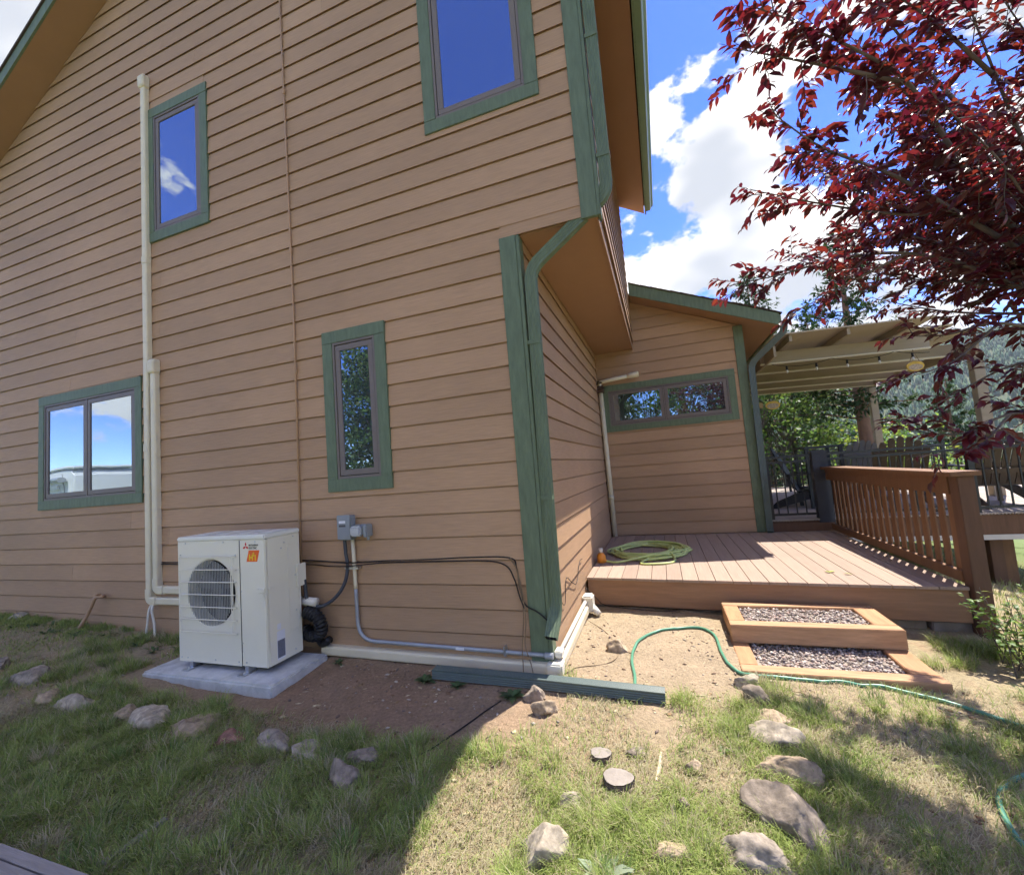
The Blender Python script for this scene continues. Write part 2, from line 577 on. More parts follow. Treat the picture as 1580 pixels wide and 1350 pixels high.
def attr_mat(name, attr, rough=0.8, tw=0.0, bump=0.0):
    """base colour read from a colour attribute carried by the mesh itself"""
    M = bpy.data.materials.new(name)
    M.use_nodes = True
    t = M.node_tree
    b = t.nodes['Principled BSDF']
    b.inputs['Roughness'].default_value = rough
    b.inputs['Specular IOR Level'].default_value = 0.15
    at = N(t, 'ShaderNodeAttribute', attribute_name=attr)
    t.links.new(at.outputs['Color'], b.inputs['Base Color'])
    if tw:
        out = t.nodes['Material Output']
        tr = N(t, 'ShaderNodeBsdfTranslucent')
        t.links.new(at.outputs['Color'], tr.inputs['Color'])
        mx = N(t, 'ShaderNodeMixShader'); mx.inputs[0].default_value = tw
        t.links.new(b.outputs[0], mx.inputs[1]); t.links.new(tr.outputs[0], mx.inputs[2])
        t.links.new(mx.outputs[0], out.inputs[0])
    if bump:
        tc = N(t, 'ShaderNodeTexCoord')
        nz = N(t, 'ShaderNodeTexNoise'); nz.inputs['Scale'].default_value = 45; nz.inputs['Detail'].default_value = 8
        nz.inputs['Roughness'].default_value = 0.7
        t.links.new(tc.outputs['Object'], nz.inputs['Vector'])
        bp = N(t, 'ShaderNodeBump'); bp.inputs['Strength'].default_value = bump; bp.inputs['Distance'].default_value = 0.02
        t.links.new(nz.outputs['Fac'], bp.inputs['Height'])
        t.links.new(bp.outputs[0], b.inputs['Normal'])
        mr = N(t, 'ShaderNodeMapRange')
        mr.inputs['From Min'].default_value = 0.25; mr.inputs['From Max'].default_value = 0.75
        mr.inputs['To Min'].default_value = 0.62; mr.inputs['To Max'].default_value = 1.35
        t.links.new(nz.outputs['Fac'], mr.inputs['Value'])
        hv = N(t, 'ShaderNodeHueSaturation')
        t.links.new(at.outputs['Color'], hv.inputs['Color'])
        t.links.new(mr.outputs[0], hv.inputs['Value'])
        t.links.new(hv.outputs[0], b.inputs['Base Color'])
    return M


def raw_mesh(name, verts, faces_flat, loop_tot, M, smooth=False):
    """fast mesh from numpy arrays; faces all of the same size loop_tot"""
    me = bpy.data.meshes.new(name)
    nv = len(verts); nf = len(faces_flat) // loop_tot
    me.vertices.add(nv)
    me.vertices.foreach_set('co', np.asarray(verts, np.float32).ravel())
    me.loops.add(nf * loop_tot)
    me.loops.foreach_set('vertex_index', np.asarray(faces_flat, np.int32).ravel())
    me.polygons.add(nf)
    me.polygons.foreach_set('loop_start', np.arange(nf, dtype=np.int32) * loop_tot)
    me.polygons.foreach_set('loop_total', np.full(nf, loop_tot, np.int32))
    if smooth:
        me.polygons.foreach_set('use_smooth', np.ones(nf, bool))
    me.update(calc_edges=True)
    me.validate()
    me.materials.append(M)
    return me


def col_attr(me, name, rgb):
    a = me.color_attributes.new(name, 'FLOAT_COLOR', 'POINT')
    c = np.ones((len(rgb), 4), np.float32); c[:, :3] = rgb
    a.data.foreach_set('color', c.ravel())


def f_attr(me, name, v):
    a = me.attributes.new(name, 'FLOAT', 'POINT')
    a.data.foreach_set('value', np.asarray(v, np.float32))


# ------------------------------------------------------------------ ground
def dirt_colour(x, y):
    n = fbm(x * 2.1, y * 2.1, 21, 4)
    n2 = fbm(x * 14, y * 14, 33, 3)
    tan = np.array([0.34, 0.26, 0.18]); red = np.array([0.25, 0.15, 0.098]); straw = np.array([0.33, 0.27, 0.165])
    # reddish soil beside the pad, tan sand beside the steps, straw litter in the lawn
    w_red = np.exp(-((x + 1.25) / 1.35) ** 2 - ((y + 0.42) / 0.55) ** 2) * 1.6
    w_tan = np.exp(-((x - 0.75) / 0.85) ** 2 - ((y - 0.45) / 0.75) ** 2) * 1.8
    w_str = 0.55 + 0.8 * (n - 0.5)
    w_red = w_red + 0.25 * (n2 > 0.6); w_str = np.clip(w_str, 0.1, 2)
    w = w_red + w_tan + w_str
    c = (w_red[:, None] * red + w_tan[:, None] * tan + w_str[:, None] * straw) / w[:, None]
    return c * (0.8 + 0.4 * n2)[:, None]


def grid_lines(lo, hi, step, far, grow=1.35):
    a = list(np.arange(lo, hi + 1e-6, step))
    s = step; p = lo
    left = []
    while p > -far:
        s *= grow; p -= s; left.append(p)
    s = step; p = a[-1]
    right = []
    while p < far:
        s *= grow; p += s; right.append(p)
    return np.array(left[::-1] + a + right)


gx = grid_lines(-7.4, 3.8, 0.035, 260)
gy = grid_lines(-2.4, 1.7, 0.035, 260)
GX, GY = np.meshgrid(gx, gy)
gvx, gvy = GX.ravel(), GY.ravel()
gverts = np.stack([gvx, gvy, gz(gvx, gvy)], 1)
nx, ny = len(gx), len(gy)
ii = (np.arange(ny - 1)[:, None] * nx + np.arange(nx - 1)[None, :]).ravel()
gf = np.stack([ii, ii + 1, ii + nx + 1, ii + nx], 1)
GROUND = attr_mat('dry_soil', 'soil', 0.95, 0.0, 0.9)
gm = raw_mesh('ground', gverts, gf.ravel(), 4, GROUND, True)
far_w = np.clip((np.hypot(gvx, gvy) - 6) / 6, 0, 1)[:, None]
col_attr(gm, 'soil', dirt_colour(gvx, gvy) * (1 - far_w) + far_w * np.array([0.13, 0.17, 0.06]))
g = link('ground', gm)
tag(g, 'bare dry soil and lawn around the house', 'ground', kind='structure')

# ------------------------------------------------------------------ house
house = empty('house', 'two storey brown lap sided house with green trim and overhanging upper floor', 'house')
ZS = 3.22          # underside of the overhanging upper floor
OV = 0.62          # how far it overhangs
YC = 4.0           # face of the low wing
RS = 0.59          # main roof slope
RIDGE = (-3.63, 8.12)


def roof_under(x):
    return RIDGE[1] - RS * abs(x - RIDGE[0])


# structural walls behind the boards
MB().prism([(-7.9, -0.4), (-0.002, -0.4), (-0.002, ZS), (OV - 0.002, ZS), (OV - 0.002, roof_under(OV)), RIDGE, (-7.9, roof_under(-7.9))],
           1, 0.002, YC + 0.02).obj('wall', PAINT, house)


def wing_under(x):
    return 3.148 + 0.43 * (2.554 - x)


MB().prism([(-2.0, -0.4), (2.188, -0.4), (2.188, wing_under(2.188)), (-2.0, wing_under(-2.0))], 1, YC + 0.022, 8.6).obj('wing_wall', PAINT, house)

PITCH = 0.18
Z0 = 0.061
TB, TT = 0.022, 0.011   # lap thickness at the foot and head of a board


def plank(a0, a1, z0, z1, face, at, b0=None, b1=None):
    """one lap board; a0/a1 its ends along the wall at the foot, b0/b1 at the head; face 'y' looks to -y, 'x' looks to +x"""
    b0 = a0 if b0 is None else b0
    b1 = a1 if b1 is None else b1
    f = (z1 - z0) / (PITCH + 0.012)
    tt = TB + (TT - TB) * min(1, f)
    if face == 'y':
        P = lambda a, d, z: (a, at - d, z)
    else:
        P = lambda a, d, z: (at + d, a, z)
    g = min(0.030, (z1 - z0) * 0.4)      # hollow behind the drip edge
    e0, e1 = a0 + (b0 - a0) * g / (z1 - z0), a1 + (b1 - a1) * g / (z1 - z0)
    full = (z1 - z0) > PITCH * 0.95
    zs = z1 - (0.0225 if full else 0.0)   # the face stops short of the board above, leaving a shadow gap
    q = (zs - z0) / (z1 - z0)
    h0, h1 = a0 + (b0 - a0) * q, a1 + (b1 - a1) * q
    sec = [(TB, z0, a0, a1), (TB - 0.0035, z0, a0, a1), (TB - 0.0045, z0 + g, e0, e1), (0.0, z0 + g, e0, e1), (0.0, z1, b0, b1), (0.0008, z1, b0, b1), (0.001, zs, h0, h1), (tt, zs - 0.0005, h0, h1)]
    vs = [P(q[2], q[0], q[1]) for q in sec] + [P(q[3], q[0], q[1]) for q in sec]
    fs = [tuple(range(8)), tuple(range(15, 7, -1))] + [(i, i + 8, (i + 1) % 8 + 8, (i + 1) % 8) for i in range(8)]
    o = MB().add(vs, fs).obj('siding_board', PAINT, house)
    return o


def course_pieces(lo, hi, z0, z1, openings):
    """split the run lo..hi of a course round the openings; yields (a0, a1, z0, z1)"""
    runs = [(lo, hi, z0, z1)]
    for (ox0, ox1, oz0, oz1) in openings:
        new = []
        for (a0, a1, c0, c1) in runs:
            if a1 <= ox0 or a0 >= ox1 or c1 <= oz0 or c0 >= oz1:
                new.append((a0, a1, c0, c1)); continue
            if a0 < ox0: new.append((a0, ox0, c0, c1))
            if a1 > ox1: new.append((ox1, a1, c0, c1))
            m0, m1 = max(a0, ox0), min(a1, ox1)
            if c0 < oz0 - 0.012: new.append((m0, m1, c0, oz0))
            if c1 > oz1 + 0.012 + 0.012: new.append((m0, m1, oz1, c1))
        runs = new
    return runs


WINS = [  # outer edge of the green trim: x0, x1, z0, z1
    (-4.137, -3.212, 4.183, 5.720),
    (-6.120, -4.270, 1.402, 2.747),
    (-1.862, -1.207, 1.365, 2.772),
    (-0.706, 0.278, 4.249, 5.75),
]
OPEN_A = [(a + 0.05, b - 0.05, c + 0.05, d - 0.05) for a, b, c, d in WINS]
OPEN_C = [(0.13, 1.965, 1.97, 2.63)]

k = -1
while True:
    z0 = Z0 + k * PITCH
    z1 = z0 + PITCH + 0.012
    if z0 > 7.75: break
    right = (-0.128 if z0 < ZS - 0.16 else 0.510)
    if ZS - 0.16 <= z0 < ZS:          # the course at the foot of the overhang starts below its soffit line
        right = -0.128
    zz0 = z0
    left = -7.9
    def lim(z):
        return max(-7.9, RIDGE[0] - (RIDGE[1] - z) / RS + 0.02)
    def rim(z):
        return min(0.510, RIDGE[0] + (RIDGE[1] - z) / RS - 0.02)
    runs = course_pieces(left, right, z0, z1, OPEN_A)
    for (a0, a1, c0, c1) in runs:
        l0, l1 = lim(c0), lim(c1)
        h0, h1 = rim(c0), rim(c1)
        A0, B0 = max(a0, l0), max(a0, l1)
        A1, B1 = min(a1, h0), min(a1, h1)
        if B1 - B0 < 0.03: continue
        # long runs are made of two boards butted with a hairline joint
        if A1 - A0 > 3.2 and (k % 3 != 1):
            j = A0 + (A1 - A0) * (0.28 + 0.44 * random.random())
            if abs(j + 2.17) < 0.15: j += 0.4
            plank(A0, j - 0.0012, c0, c1, 'y', 0.0, B0, j - 0.0012)
            plank(j + 0.0012, A1, c0, c1, 'y', 0.0, j + 0.0012, B1)
        else:
            plank(A0, A1, c0, c1, 'y', 0.0, B0, B1)
    k += 1
# strip of siding closing the front of the overhang down to its soffit line
plank(-0.127, 0.510, ZS - 0.012, Z0 + 18 * PITCH + 0.012, 'y', 0.0)

for k in range(-1, 18):                 # wall under the overhang, facing the deck
    z0 = Z0 + k * PITCH
    plank(0.075, YC, z0, min(z0 + PITCH + 0.012, ZS - 0.004), 'x', 0.0)
for k in range(18, 33):                 # side of the upper floor
    z0 = max(Z0 + k * PITCH, ZS - 0.006)
    z1 = min(Z0 + (k + 1) * PITCH + 0.012, roof_under(OV) - 0.01)
    if z1 - z0 > 0.03:
        plank(0.075, YC, z0, z1, 'x', OV)
for k in range(0, 24):                  # low wing behind the deck
    z0 = 0.30 + k * 0.178
    z1 = z0 + 0.178 + 0.012
    for (a0, a1, c0, c1) in course_pieces(0.02, 2.07, z0, z1, OPEN_C):
        xt = 2.554 - (c1 - 3.148) / 0.43 - 0.02
        xb = 2.554 - (c0 - 3.148) / 0.43 - 0.02
        if min(a1, xt) - a0 < 0.04: continue
        plank(a0, min(a1, xb), c0, c1, 'y', YC, a0, min(a1, xt))

# corner boards
box('corner_board', (-0.134, -0.030, -0.06), (-0.002, 0.0, ZS - 0.014), GREEN, house, 0.003)
box('corner_board', (0.0, -0.0295, -0.06), (0.026, 0.070, ZS - 0.02), GREEN, house, 0.003)
box('corner_board', (0.504, -0.030, ZS - 0.03), (0.6215, 0.0, roof_under(OV) + 0.05), GREEN, house, 0.003)
box('corner_board', (0.6225, -0.0295, ZS - 0.03), (0.646, 0.070, roof_under(OV) - 0.005), GREEN, house, 0.003)
box('corner_board', (2.062, YC - 0.030, 0.29), (2.188, YC + 0.02, wing_under(2.188) - 0.004), GREEN, house, 0.003)

# soffit of the overhang with a shallow skirt along its outer edge
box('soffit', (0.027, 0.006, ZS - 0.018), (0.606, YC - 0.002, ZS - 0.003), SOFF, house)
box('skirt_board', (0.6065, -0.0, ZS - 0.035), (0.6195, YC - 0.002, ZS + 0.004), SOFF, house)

# ---- windows
def ring(x0, x1, z0, z1, w, y0, y1):
    b = MB()
    b.box((x0, y0, z0), (x1, y1, z0 + w)); b.box((x0, y0, z1 - w), (x1, y1, z1))
    b.box((x0, y0, z0 + w), (x0 + w, y1, z1 - w)); b.box((x1 - w, y0, z0 + w), (x1, y1, z1 - w))
    return b


def window(x0, x1, z0, z1, wall_y, lights, label, tw=0.107, tx0=None):
    """green trim, taupe outer frame and one sash with a pane for each light"""
    y = wall_y
    ix0, ix1, iz0, iz1 = x0 + tw, x1 - tw, z0 + tw, z1 - tw
    fw = 0.022
    w = ring(ix0, ix1, iz0, iz1, fw, y - 0.026, y).obj('window', SASH, house, bevel=0.002)
    w['label'] = label
    box('trim_board', (x0, y - 0.032, z1 - tw), (x1, y, z1), GREEN, w, 0.003)
    box('trim_board', (x0, y - 0.032, z0), (x1, y, z0 + tw), GREEN, w, 0.003)
    box('trim_board', (x0 + 0.001, y - 0.031, z0 + tw), (x0 + tw, y, z1 - tw), GREEN, w, 0.003)
    box('trim_board', (x1 - tw, y - 0.031, z0 + tw), (x1 - 0.001, y, z1 - tw), GREEN, w, 0.003)
    gx0, gx1, gz0_, gz1_ = ix0 + fw, ix1 - fw, iz0 + fw, iz1 - fw
    box('gasket', (gx0, y - 0.006, gz0_), (gx1, y - 0.001, gz1_), GASKET, w)
    n = len(lights)
    tot = sum(lights)
    a = gx0
    for i, l in enumerate(lights):
        b = a + (gx1 - gx0) * l / tot
        s0, s1 = a + 0.004 + (0.010 if i else 0), b - 0.004 - (0.010 if i < n - 1 else 0)
        sw = 0.048
        ring(s0, s1, gz0_ + 0.006, gz1_ - 0.006, sw, y - 0.020, y - 0.004).obj('sash', SASH, w, bevel=0.002)
        box('pane', (s0 + sw - 0.004, y - 0.0115, gz0_ + 0.006 + sw - 0.004), (s1 - sw + 0.004, y - 0.0075, gz1_ - 0.006 - sw + 0.004), GLASS, w)
        if i < n - 1:
            box('mullion', (b - 0.010, y - 0.023, gz0_), (b + 0.010, y - 0.003, gz1_), SASH, w)
        a = b
    return w


window(*WINS[0], 0.0, [1], 'small upper window reflecting blue sky')
window(*WINS[1], 0.0, [1, 1.05], 'two light window reflecting a white trailer and clouds')
window(*WINS[2], 0.0, [1], 'tall narrow window reflecting trees')
window(*WINS[3], 0.0, [1], 'large upper window reflecting deep blue sky')
window(0.075, 2.016, 1.922, 2.676, YC, [0.92, 1], 'low two light window above the deck', tw=0.095)

# ---- main roof: two slopes, rake boards, eave boards and gutter
RF, RB = -0.345, YC + 0.03
EX = 1.01
TH = 0.17
for s, name in ((1, 'a'), (-1, 'b')):
    e = EX if s > 0 else -8.27
    ze = RIDGE[1] - RS * abs(e - RIDGE[0])
    MB().prism([RIDGE, (e, ze), (e, ze + TH * 0.82), (RIDGE[0], RIDGE[1] + TH)], 1, RF + 0.022, RB).obj('roof_slope', SOFF, house)
    # shingle layer over the deck of the roof
    MB().prism([(RIDGE[0], RIDGE[1] + TH + 0.002), (e + s * 0.03, ze + TH * 0.82 - 0.016), (e + s * 0.03, ze + TH * 0.82 + 0.014), (RIDGE[0], RIDGE[1] + TH + 0.032)],
               1, RF - 0.015, RB + 0.012).obj('roof_shingles', SHINGLE, house)
    # rake boards front and back
    MB().prism([(RIDGE[0], RIDGE[1] - 0.005), (e + s * 0.012, ze - 0.006), (e + s * 0.012, ze + TH * 0.82 - 0.012), (RIDGE[0], RIDGE[1] + TH - 0.004)],
               1, RF, RF + 0.022).obj('rake_board', GREEN, house)
    MB().prism([(RIDGE[0], RIDGE[1] + 0.005), (e, ze + 0.004), (e, ze + TH * 0.82 - 0.012), (RIDGE[0], RIDGE[1] + TH - 0.004)],
               1, RB + 0.0005, RB + 0.010).obj('rake_board', SOFF, house)
ze = RIDGE[1] - RS * abs(EX - RIDGE[0])
box('eave_board', (EX + 0.0125, RF, ze - 0.03), (EX + 0.032, RB - 0.01, ze + 0.125), GREEN, house)


def gutter(x, z, y0, y1, parent, M, w=0.115, h=0.10):
    """ogee gutter, open at the top, running in y"""
    sec = [(x, z + h), (x, z), (x + w * 0.55, z), (x + w * 0.72, z + h * 0.42), (x + w * 0.92, z + h * 0.6), (x + w, z + h),
           (x + w - 0.012, z + h), (x + w - 0.012, z + h - 0.006), (x + w - 0.006, z + h - 0.006), (x + w * 0.86, z + h * 0.62), (x + w * 0.68, z + h * 0.46), (x + w * 0.53, z + 0.005), (x + 0.004, z + 0.005), (x + 0.004, z + h)]
    return MB().prism(sec, 1, y0, y1).obj('gutter', M, parent)


gutter(EX + 0.033, ze + 0.02, RF + 0.01, RB - 0.012, house, GUTTER)

# ---- wing roof
WF = 3.63
W0, W1 = 0.66, 2.575


def wz(x): return wing_under(x)


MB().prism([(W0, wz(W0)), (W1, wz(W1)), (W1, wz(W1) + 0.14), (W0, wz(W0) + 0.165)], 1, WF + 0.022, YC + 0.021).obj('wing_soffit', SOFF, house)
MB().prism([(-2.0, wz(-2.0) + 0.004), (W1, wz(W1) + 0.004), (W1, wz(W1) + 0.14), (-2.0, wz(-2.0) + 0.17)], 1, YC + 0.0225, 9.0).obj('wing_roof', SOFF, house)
MB().prism([(W0, wz(W0) - 0.012), (W1 + 0.012, wz(W1) - 0.014), (W1 + 0.012, wz(W1) + 0.150), (W0, wz(W0) + 0.178)], 1, WF, WF + 0.021).obj('rake_board', GREEN, house)
# shingle courses stepping up the slope so the edge reads as laid shingles
nS = 16
for i in range(nS):
    xa = W1 + 0.05 - i * 0.135
    xb = xa - 0.30
    if xb < W0 - 0.02: xb = W0 - 0.0
    if xa - xb < 0.05: break
    za = wz(xa) + 0.158 + 0.006; zb = wz(xb) + 0.182 - 0.001
    MB().prism([(xa, za), (xa, za + 0.010), (xb, zb + 0.006), (xb, zb)], 1, WF - 0.018 + 0.004 * math.sin(i * 2.3), YC + 0.021 if xb < OV + 0.1 else 9.0).obj('shingle_course', SHINGLE, house)
box('eave_board', (W1 + 0.0125, WF, wz(W1) - 0.016), (W1 + 0.03, 9.0, wz(W1) + 0.13), GREEN, house)
gutter(W1 + 0.031, wz(W1) + 0.03, WF + 0.01, 9.0, house, GUTTER, 0.105, 0.09)


# ---- downspouts
def rect_sec(w, h, ribs=True):
    """corrugated rectangular downspout section"""
    if not ribs:
        return [(-w, -h), (w, -h), (w, h), (-w, h)]
    out = []
    n = 9
    for (x0, y0, x1, y1, nx_, ny_) in ((-w, -h, w, -h, 0, 1), (w, -h, w, h, -1, 0), (w, h, -w, h, 0, -1), (-w, h, -w, -h, 1, 0)):
        for i in range(n):
            t = i / n
            d = 0.004 if i % 2 else 0.0
            out.append((x0 + (x1 - x0) * t + nx_ * d, y0 + (y1 - y0) * t + ny_ * d))
    return out


ds = round_corners([(0.70, 0.012, 5.42), (0.700, 0.012, 3.36), (0.085, 0.012, 2.93), (0.062, 0.012, 0.42), (0.045, -0.12, 0.27)], 0.10, 6)
d = MB().sweep(ds, rect_sec(0.042, 0.030), caps=False, up=Vector((0, -1, 0))).obj('downspout', GREEN, house)
d['label'] = 'green corrugated downspout that doglegs under the overhang'
MB().sweep(ds, rect_sec(0.037, 0.025, False), caps=False, up=Vector((0, -1, 0))).obj('spout_lining', DARK, d)
for zz in (4.55, 3.62): box('strap', (0.650, -0.022, zz), (0.746, 0.046, zz + 0.028), GREEN, d)
for zz in (2.35, 1.20): box('strap', (0.024, -0.022, zz), (0.122 - 0.01 * (zz < 2), 0.046, zz + 0.028), GREEN, d)
for (c0, c1) in ((ds[1], ds[7]), (ds[8], ds[14])):
    pass
ds2 = round_corners([(2.655, 3.74, 3.20), (2.655, 3.74, 3.06), (2.235, 3.925, 2.70), (2.215, 3.925, 0.32), (2.215, 3.90, 0.30)], 0.10, 6)
d = MB().sweep(ds2, rect_sec(0.040, 0.028), caps=True, up=Vector((0, -1, 0))).obj('downspout', GREYGREEN, house)
d['label'] = 'grey green downspout running down the wing corner to the deck'

# ------------------------------------------------------------------ outdoor unit and pad
def disc(mb, c, r, n, y, flip=False):
    vs = [(c[0] + r * math.cos(2 * math.pi * i / n), y, c[1] + r * math.sin(2 * math.pi * i / n)) for i in range(n)]
    mb.add(vs, [tuple(range(n))])


pad_c = (-2.555, -0.34)
mbp = MB().box((-3.24, -0.655, gzf(-2.5, -0.4) - 0.10), (-1.87, -0.10, 0.052))
pad = mbp.obj('concrete_pad', CONC, None, bevel=0.014)
tag(pad, 'light grey concrete pad under the outdoor heat pump unit', 'slab')
ZB = 0.098      # underside of the casing
AX0, AX1, AY0, AY1, AZ1 = -3.010, -2.055, -0.510, -0.175, 1.092
FC, FR = (-2.636, 0.645), 0.272
ac = empty('heat_pump_unit', 'ivory outdoor heat pump unit with round fan grille standing on the concrete pad', 'heat pump', (-2.53, -0.34, 0.052))


def acp(o):
    o.parent = ac
    o.matrix_parent_inverse = Matrix.Translation((2.53, 0.34, -0.052))
    return o


# front panel with the round fan opening
def holed_panel(x0, x1, z0, z1, c, r, y, n=48):
    vs, fs = [], []
    for i in range(n):
        a = 2 * math.pi * i / n
        ca_, sa_ = math.cos(a), math.sin(a)
        vs.append((c[0] + r * ca_, y, c[1] + r * sa_))
        tx = ((x1 - c[0]) / ca_ if ca_ > 1e-6 else (x0 - c[0]) / ca_ if ca_ < -1e-6 else 1e9)
        tz = ((z1 - c[1]) / sa_ if sa_ > 1e-6 else (z0 - c[1]) / sa_ if sa_ < -1e-6 else 1e9)
        t_ = min(tx, tz)
        vs.append((c[0] + t_ * ca_, y, c[1] + t_ * sa_))
    for i in range(n):
        j = (i + 1) % n
        fs.append((2 * i, 2 * i + 1, 2 * j + 1, 2 * j))
    corners = {}
    for (cx, cz) in ((x0, z0), (x1, z0), (x1, z1), (x0, z1)):
        a = math.atan2(cz - c[1], cx - c[0]) % (2 * math.pi)
        i = int(a / (2 * math.pi / n)); j = (i + 1) % n
        vs.append((cx, y, cz)); fs.append((2 * i + 1, len(vs) - 1, 2 * j + 1))
    return vs, fs


SEAM = -2.318
b = MB()
vs, fs = holed_panel(AX0, SEAM - 0.0015, ZB, AZ1 - 0.036, FC, FR, AY0)
b.add(vs, fs)
# flared lip running into the casing
n = 48
lip = []
for (r, y) in ((FR, AY0), (FR - 0.012, AY0 + 0.006), (FR - 0.018, AY0 + 0.03), (FR - 0.018, AY0 + 0.10)):
    lip += [(FC[0] + r * math.cos(2 * math.pi * i / n), y, FC[1] + r * math.sin(2 * math.pi * i / n)) for i in range(n)]
b.add(lip, [(k * n + i, k * n + (i + 1) % n, (k + 1) * n + (i + 1) % n, (k + 1) * n + i) for k in range(3) for i in range(n)])
o = b.obj('front_panel', ACW, None); acp(o)
acp(box('service_panel', (SEAM + 0.0015, AY0, ZB), (AX1 - 0.001, AY0 + 0.02, AZ1 - 0.036), ACW, None, 0.006))
b = MB()
b.box((AX0 + 0.001, AY0 + 0.02, ZB + 0.001), (AX0 + 0.015, AY1, AZ1 - 0.036))
b.box((AX1 - 0.014, AY0 + 0.021, ZB + 0.001), (AX1, AY1, AZ1 - 0.036))
b.box((AX0 + 0.016, AY1 - 0.012, ZB + 0.002), (AX1 - 0.016, AY1, AZ1 - 0.037))
acp(b.obj('casing', ACW, None, bevel=0.003))
acp(box('fan_chamber', (AX0 + 0.03, AY0 + 0.10, ZB + 0.05), (SEAM - 0.02, AY0 + 0.115, AZ1 - 0.06), DARK, None))
tp = acp(MB().box((AX0 - 0.006, AY0 - 0.006, AZ1 - 0.035), (AX1 + 0.006, AY1 + 0.006, AZ1)).obj('top_panel', ACTOP, None, bevel=0.008))
b = MB()
for i in range(4):
    x = AX0 + 0.14 + i * 0.225
    b.box((x, AY0 + 0.06, AZ1 + 0.0005), (x + 0.13, AY1 - 0.05, AZ1 + 0.006))
acp(b.obj('top_ribs', ACTOP, None, bevel=0.004))
# fan behind the guard
b = MB()
b.cyl((FC[0], AY0 + 0.085, FC[1]), (FC[0], AY0 + 0.05, FC[1]), 0.055, 20)
for kblade in range(3):
    a0 = kblade * 2 * math.pi / 3 + 0.4
    pts = []
    for (r, da, dy) in ((0.05, -0.3, 0.0), (0.24, -0.15, 0.012), (0.25, 0.55, -0.016), (0.05, 0.5, -0.01)):
        pts.append((FC[0] + r * math.cos(a0 + da), AY0 + 0.075 + dy, FC[1] + r * math.sin(a0 + da)))
    b.add(pts, [(0, 1, 2, 3)])
acp(b.obj('fan', FIN, None))
# guard: fine upright bars in the opening and seven wide wires across the front
b = MB()
nb = 29
for i in range(nb):
    x = FC[0] - FR + 0.03 + (2 * FR - 0.06) * i / (nb - 1)
    h = math.sqrt(max(0.0, (FR - 0.016) ** 2 - (x - FC[0]) ** 2))
    b.box((x - 0.0022, AY0 - 0.010, FC[1] - h), (x + 0.0022, AY0 - 0.006, FC[1] + h))
acp(b.obj('guard_bars', mat('grey_guard_wire', (0.36, 0.36, 0.34), 0.4, 0.04, spec=0.4), None))
for z in (0.934, 0.832, 0.735, 0.637, 0.540, 0.443, 0.345):
    x0, x1 = -2.972, -2.350
    p = round_corners([(x0, AY0 - 0.002, z - 0.006), (x0 + 0.012, AY0 - 0.026, z), (x1 - 0.012, AY0 - 0.026, z), (x1, AY0 - 0.002, z - 0.006)], 0.012, 3)
    acp(MB().tube(p, 0.0042, 6).obj('guard_wire', ACW, None, smooth=True))
for x in (-2.962, -2.372, -2.388):
    acp(MB().tube([(x, AY0 - 0.021, 0.340), (x, AY0 - 0.021, 0.938)], 0.0032, 6).obj('guard_upright', ACW, None))
# screws
SCREW = [(x, AY0 - 0.001, AZ1 - 0.052) for x in (AX0 + 0.09, -2.49, -2.15)] + [(x, AY0 - 0.001, ZB + 0.03) for x in (AX0 + 0.03, AX0 + 0.1, -2.6, -2.35, -2.27)] + \
    [(-2.305, AY0 - 0.001, z) for z in (0.66, 0.27)] + [(-2.98, AY0 - 0.001, 0.945), (-2.36, AY0 - 0.001, 0.94), (-2.355, AY0 - 0.001, 0.335), (-2.975, AY0 - 0.001, 0.33)]
me_s = MB().cyl((0, 0.002, 0), (0, -0.003, 0), 0.006, 8).mesh('screw', STEEL)
for p in SCREW:
    acp(link('screw', me_s, None, p))
for (y, z) in ((-0.33, 1.00), (-0.24, 1.035), (-0.23, 0.72), (-0.23, 0.44), (-0.36, 0.96), (-0.25, 0.14)):
    acp(link('screw', me_s, None, (AX1 + 0.001, y, z), (0, 0, math.pi / 2)))
# grip on the corner, pressed panel and connector cover on the side
b = MB()
b.box((-2.135, AY0 - 0.010, 0.655), (-2.060, AY0, 0.685)); b.box((-2.120, AY0 - 0.004, 0.615), (-2.070, AY0 + 0.001, 0.654))
acp(b.obj('grip', ACW, None, bevel=0.003))
acp(box('grip', (AX1, AY0 + 0.02, 0.655), (AX1 + 0.010, AY0 + 0.075, 0.685), ACW, None, 0.003))
b = ring(-0.30, -0.20, 0.30, 0.98, 0.003, 0, 0.002)
acp(MB().add([(AX1 + 0.0005 + v[1], v[0], v[2]) for v in b.v], b.f).obj('pressed_panel', ACW, None))
acp(box('connector_cover', (AX1 + 0.0005, AY1 - 0.05, 0.62), (AX1 + 0.018, AY1 + 0.045, 0.80), ACW, None, 0.004))
# rating label
lb = acp(box('rating_label', (AX1 + 0.0004, -0.425, 0.120), (AX1 + 0.0012, -0.350, 0.335), PAPER, None))
lb['label'] = 'white and dark grey rating label low on the side'
box('label_print', (AX1 + 0.0014, -0.422, 0.135), (AX1 + 0.0019, -0.353, 0.265), PAPERG, lb).matrix_parent_inverse = lb.matrix_world.inverted()
acp(box('warning_label', (AX1 + 0.0004, -0.42, 0.345), (AX1 + 0.0012, -0.385, 0.39), PAPER, None))
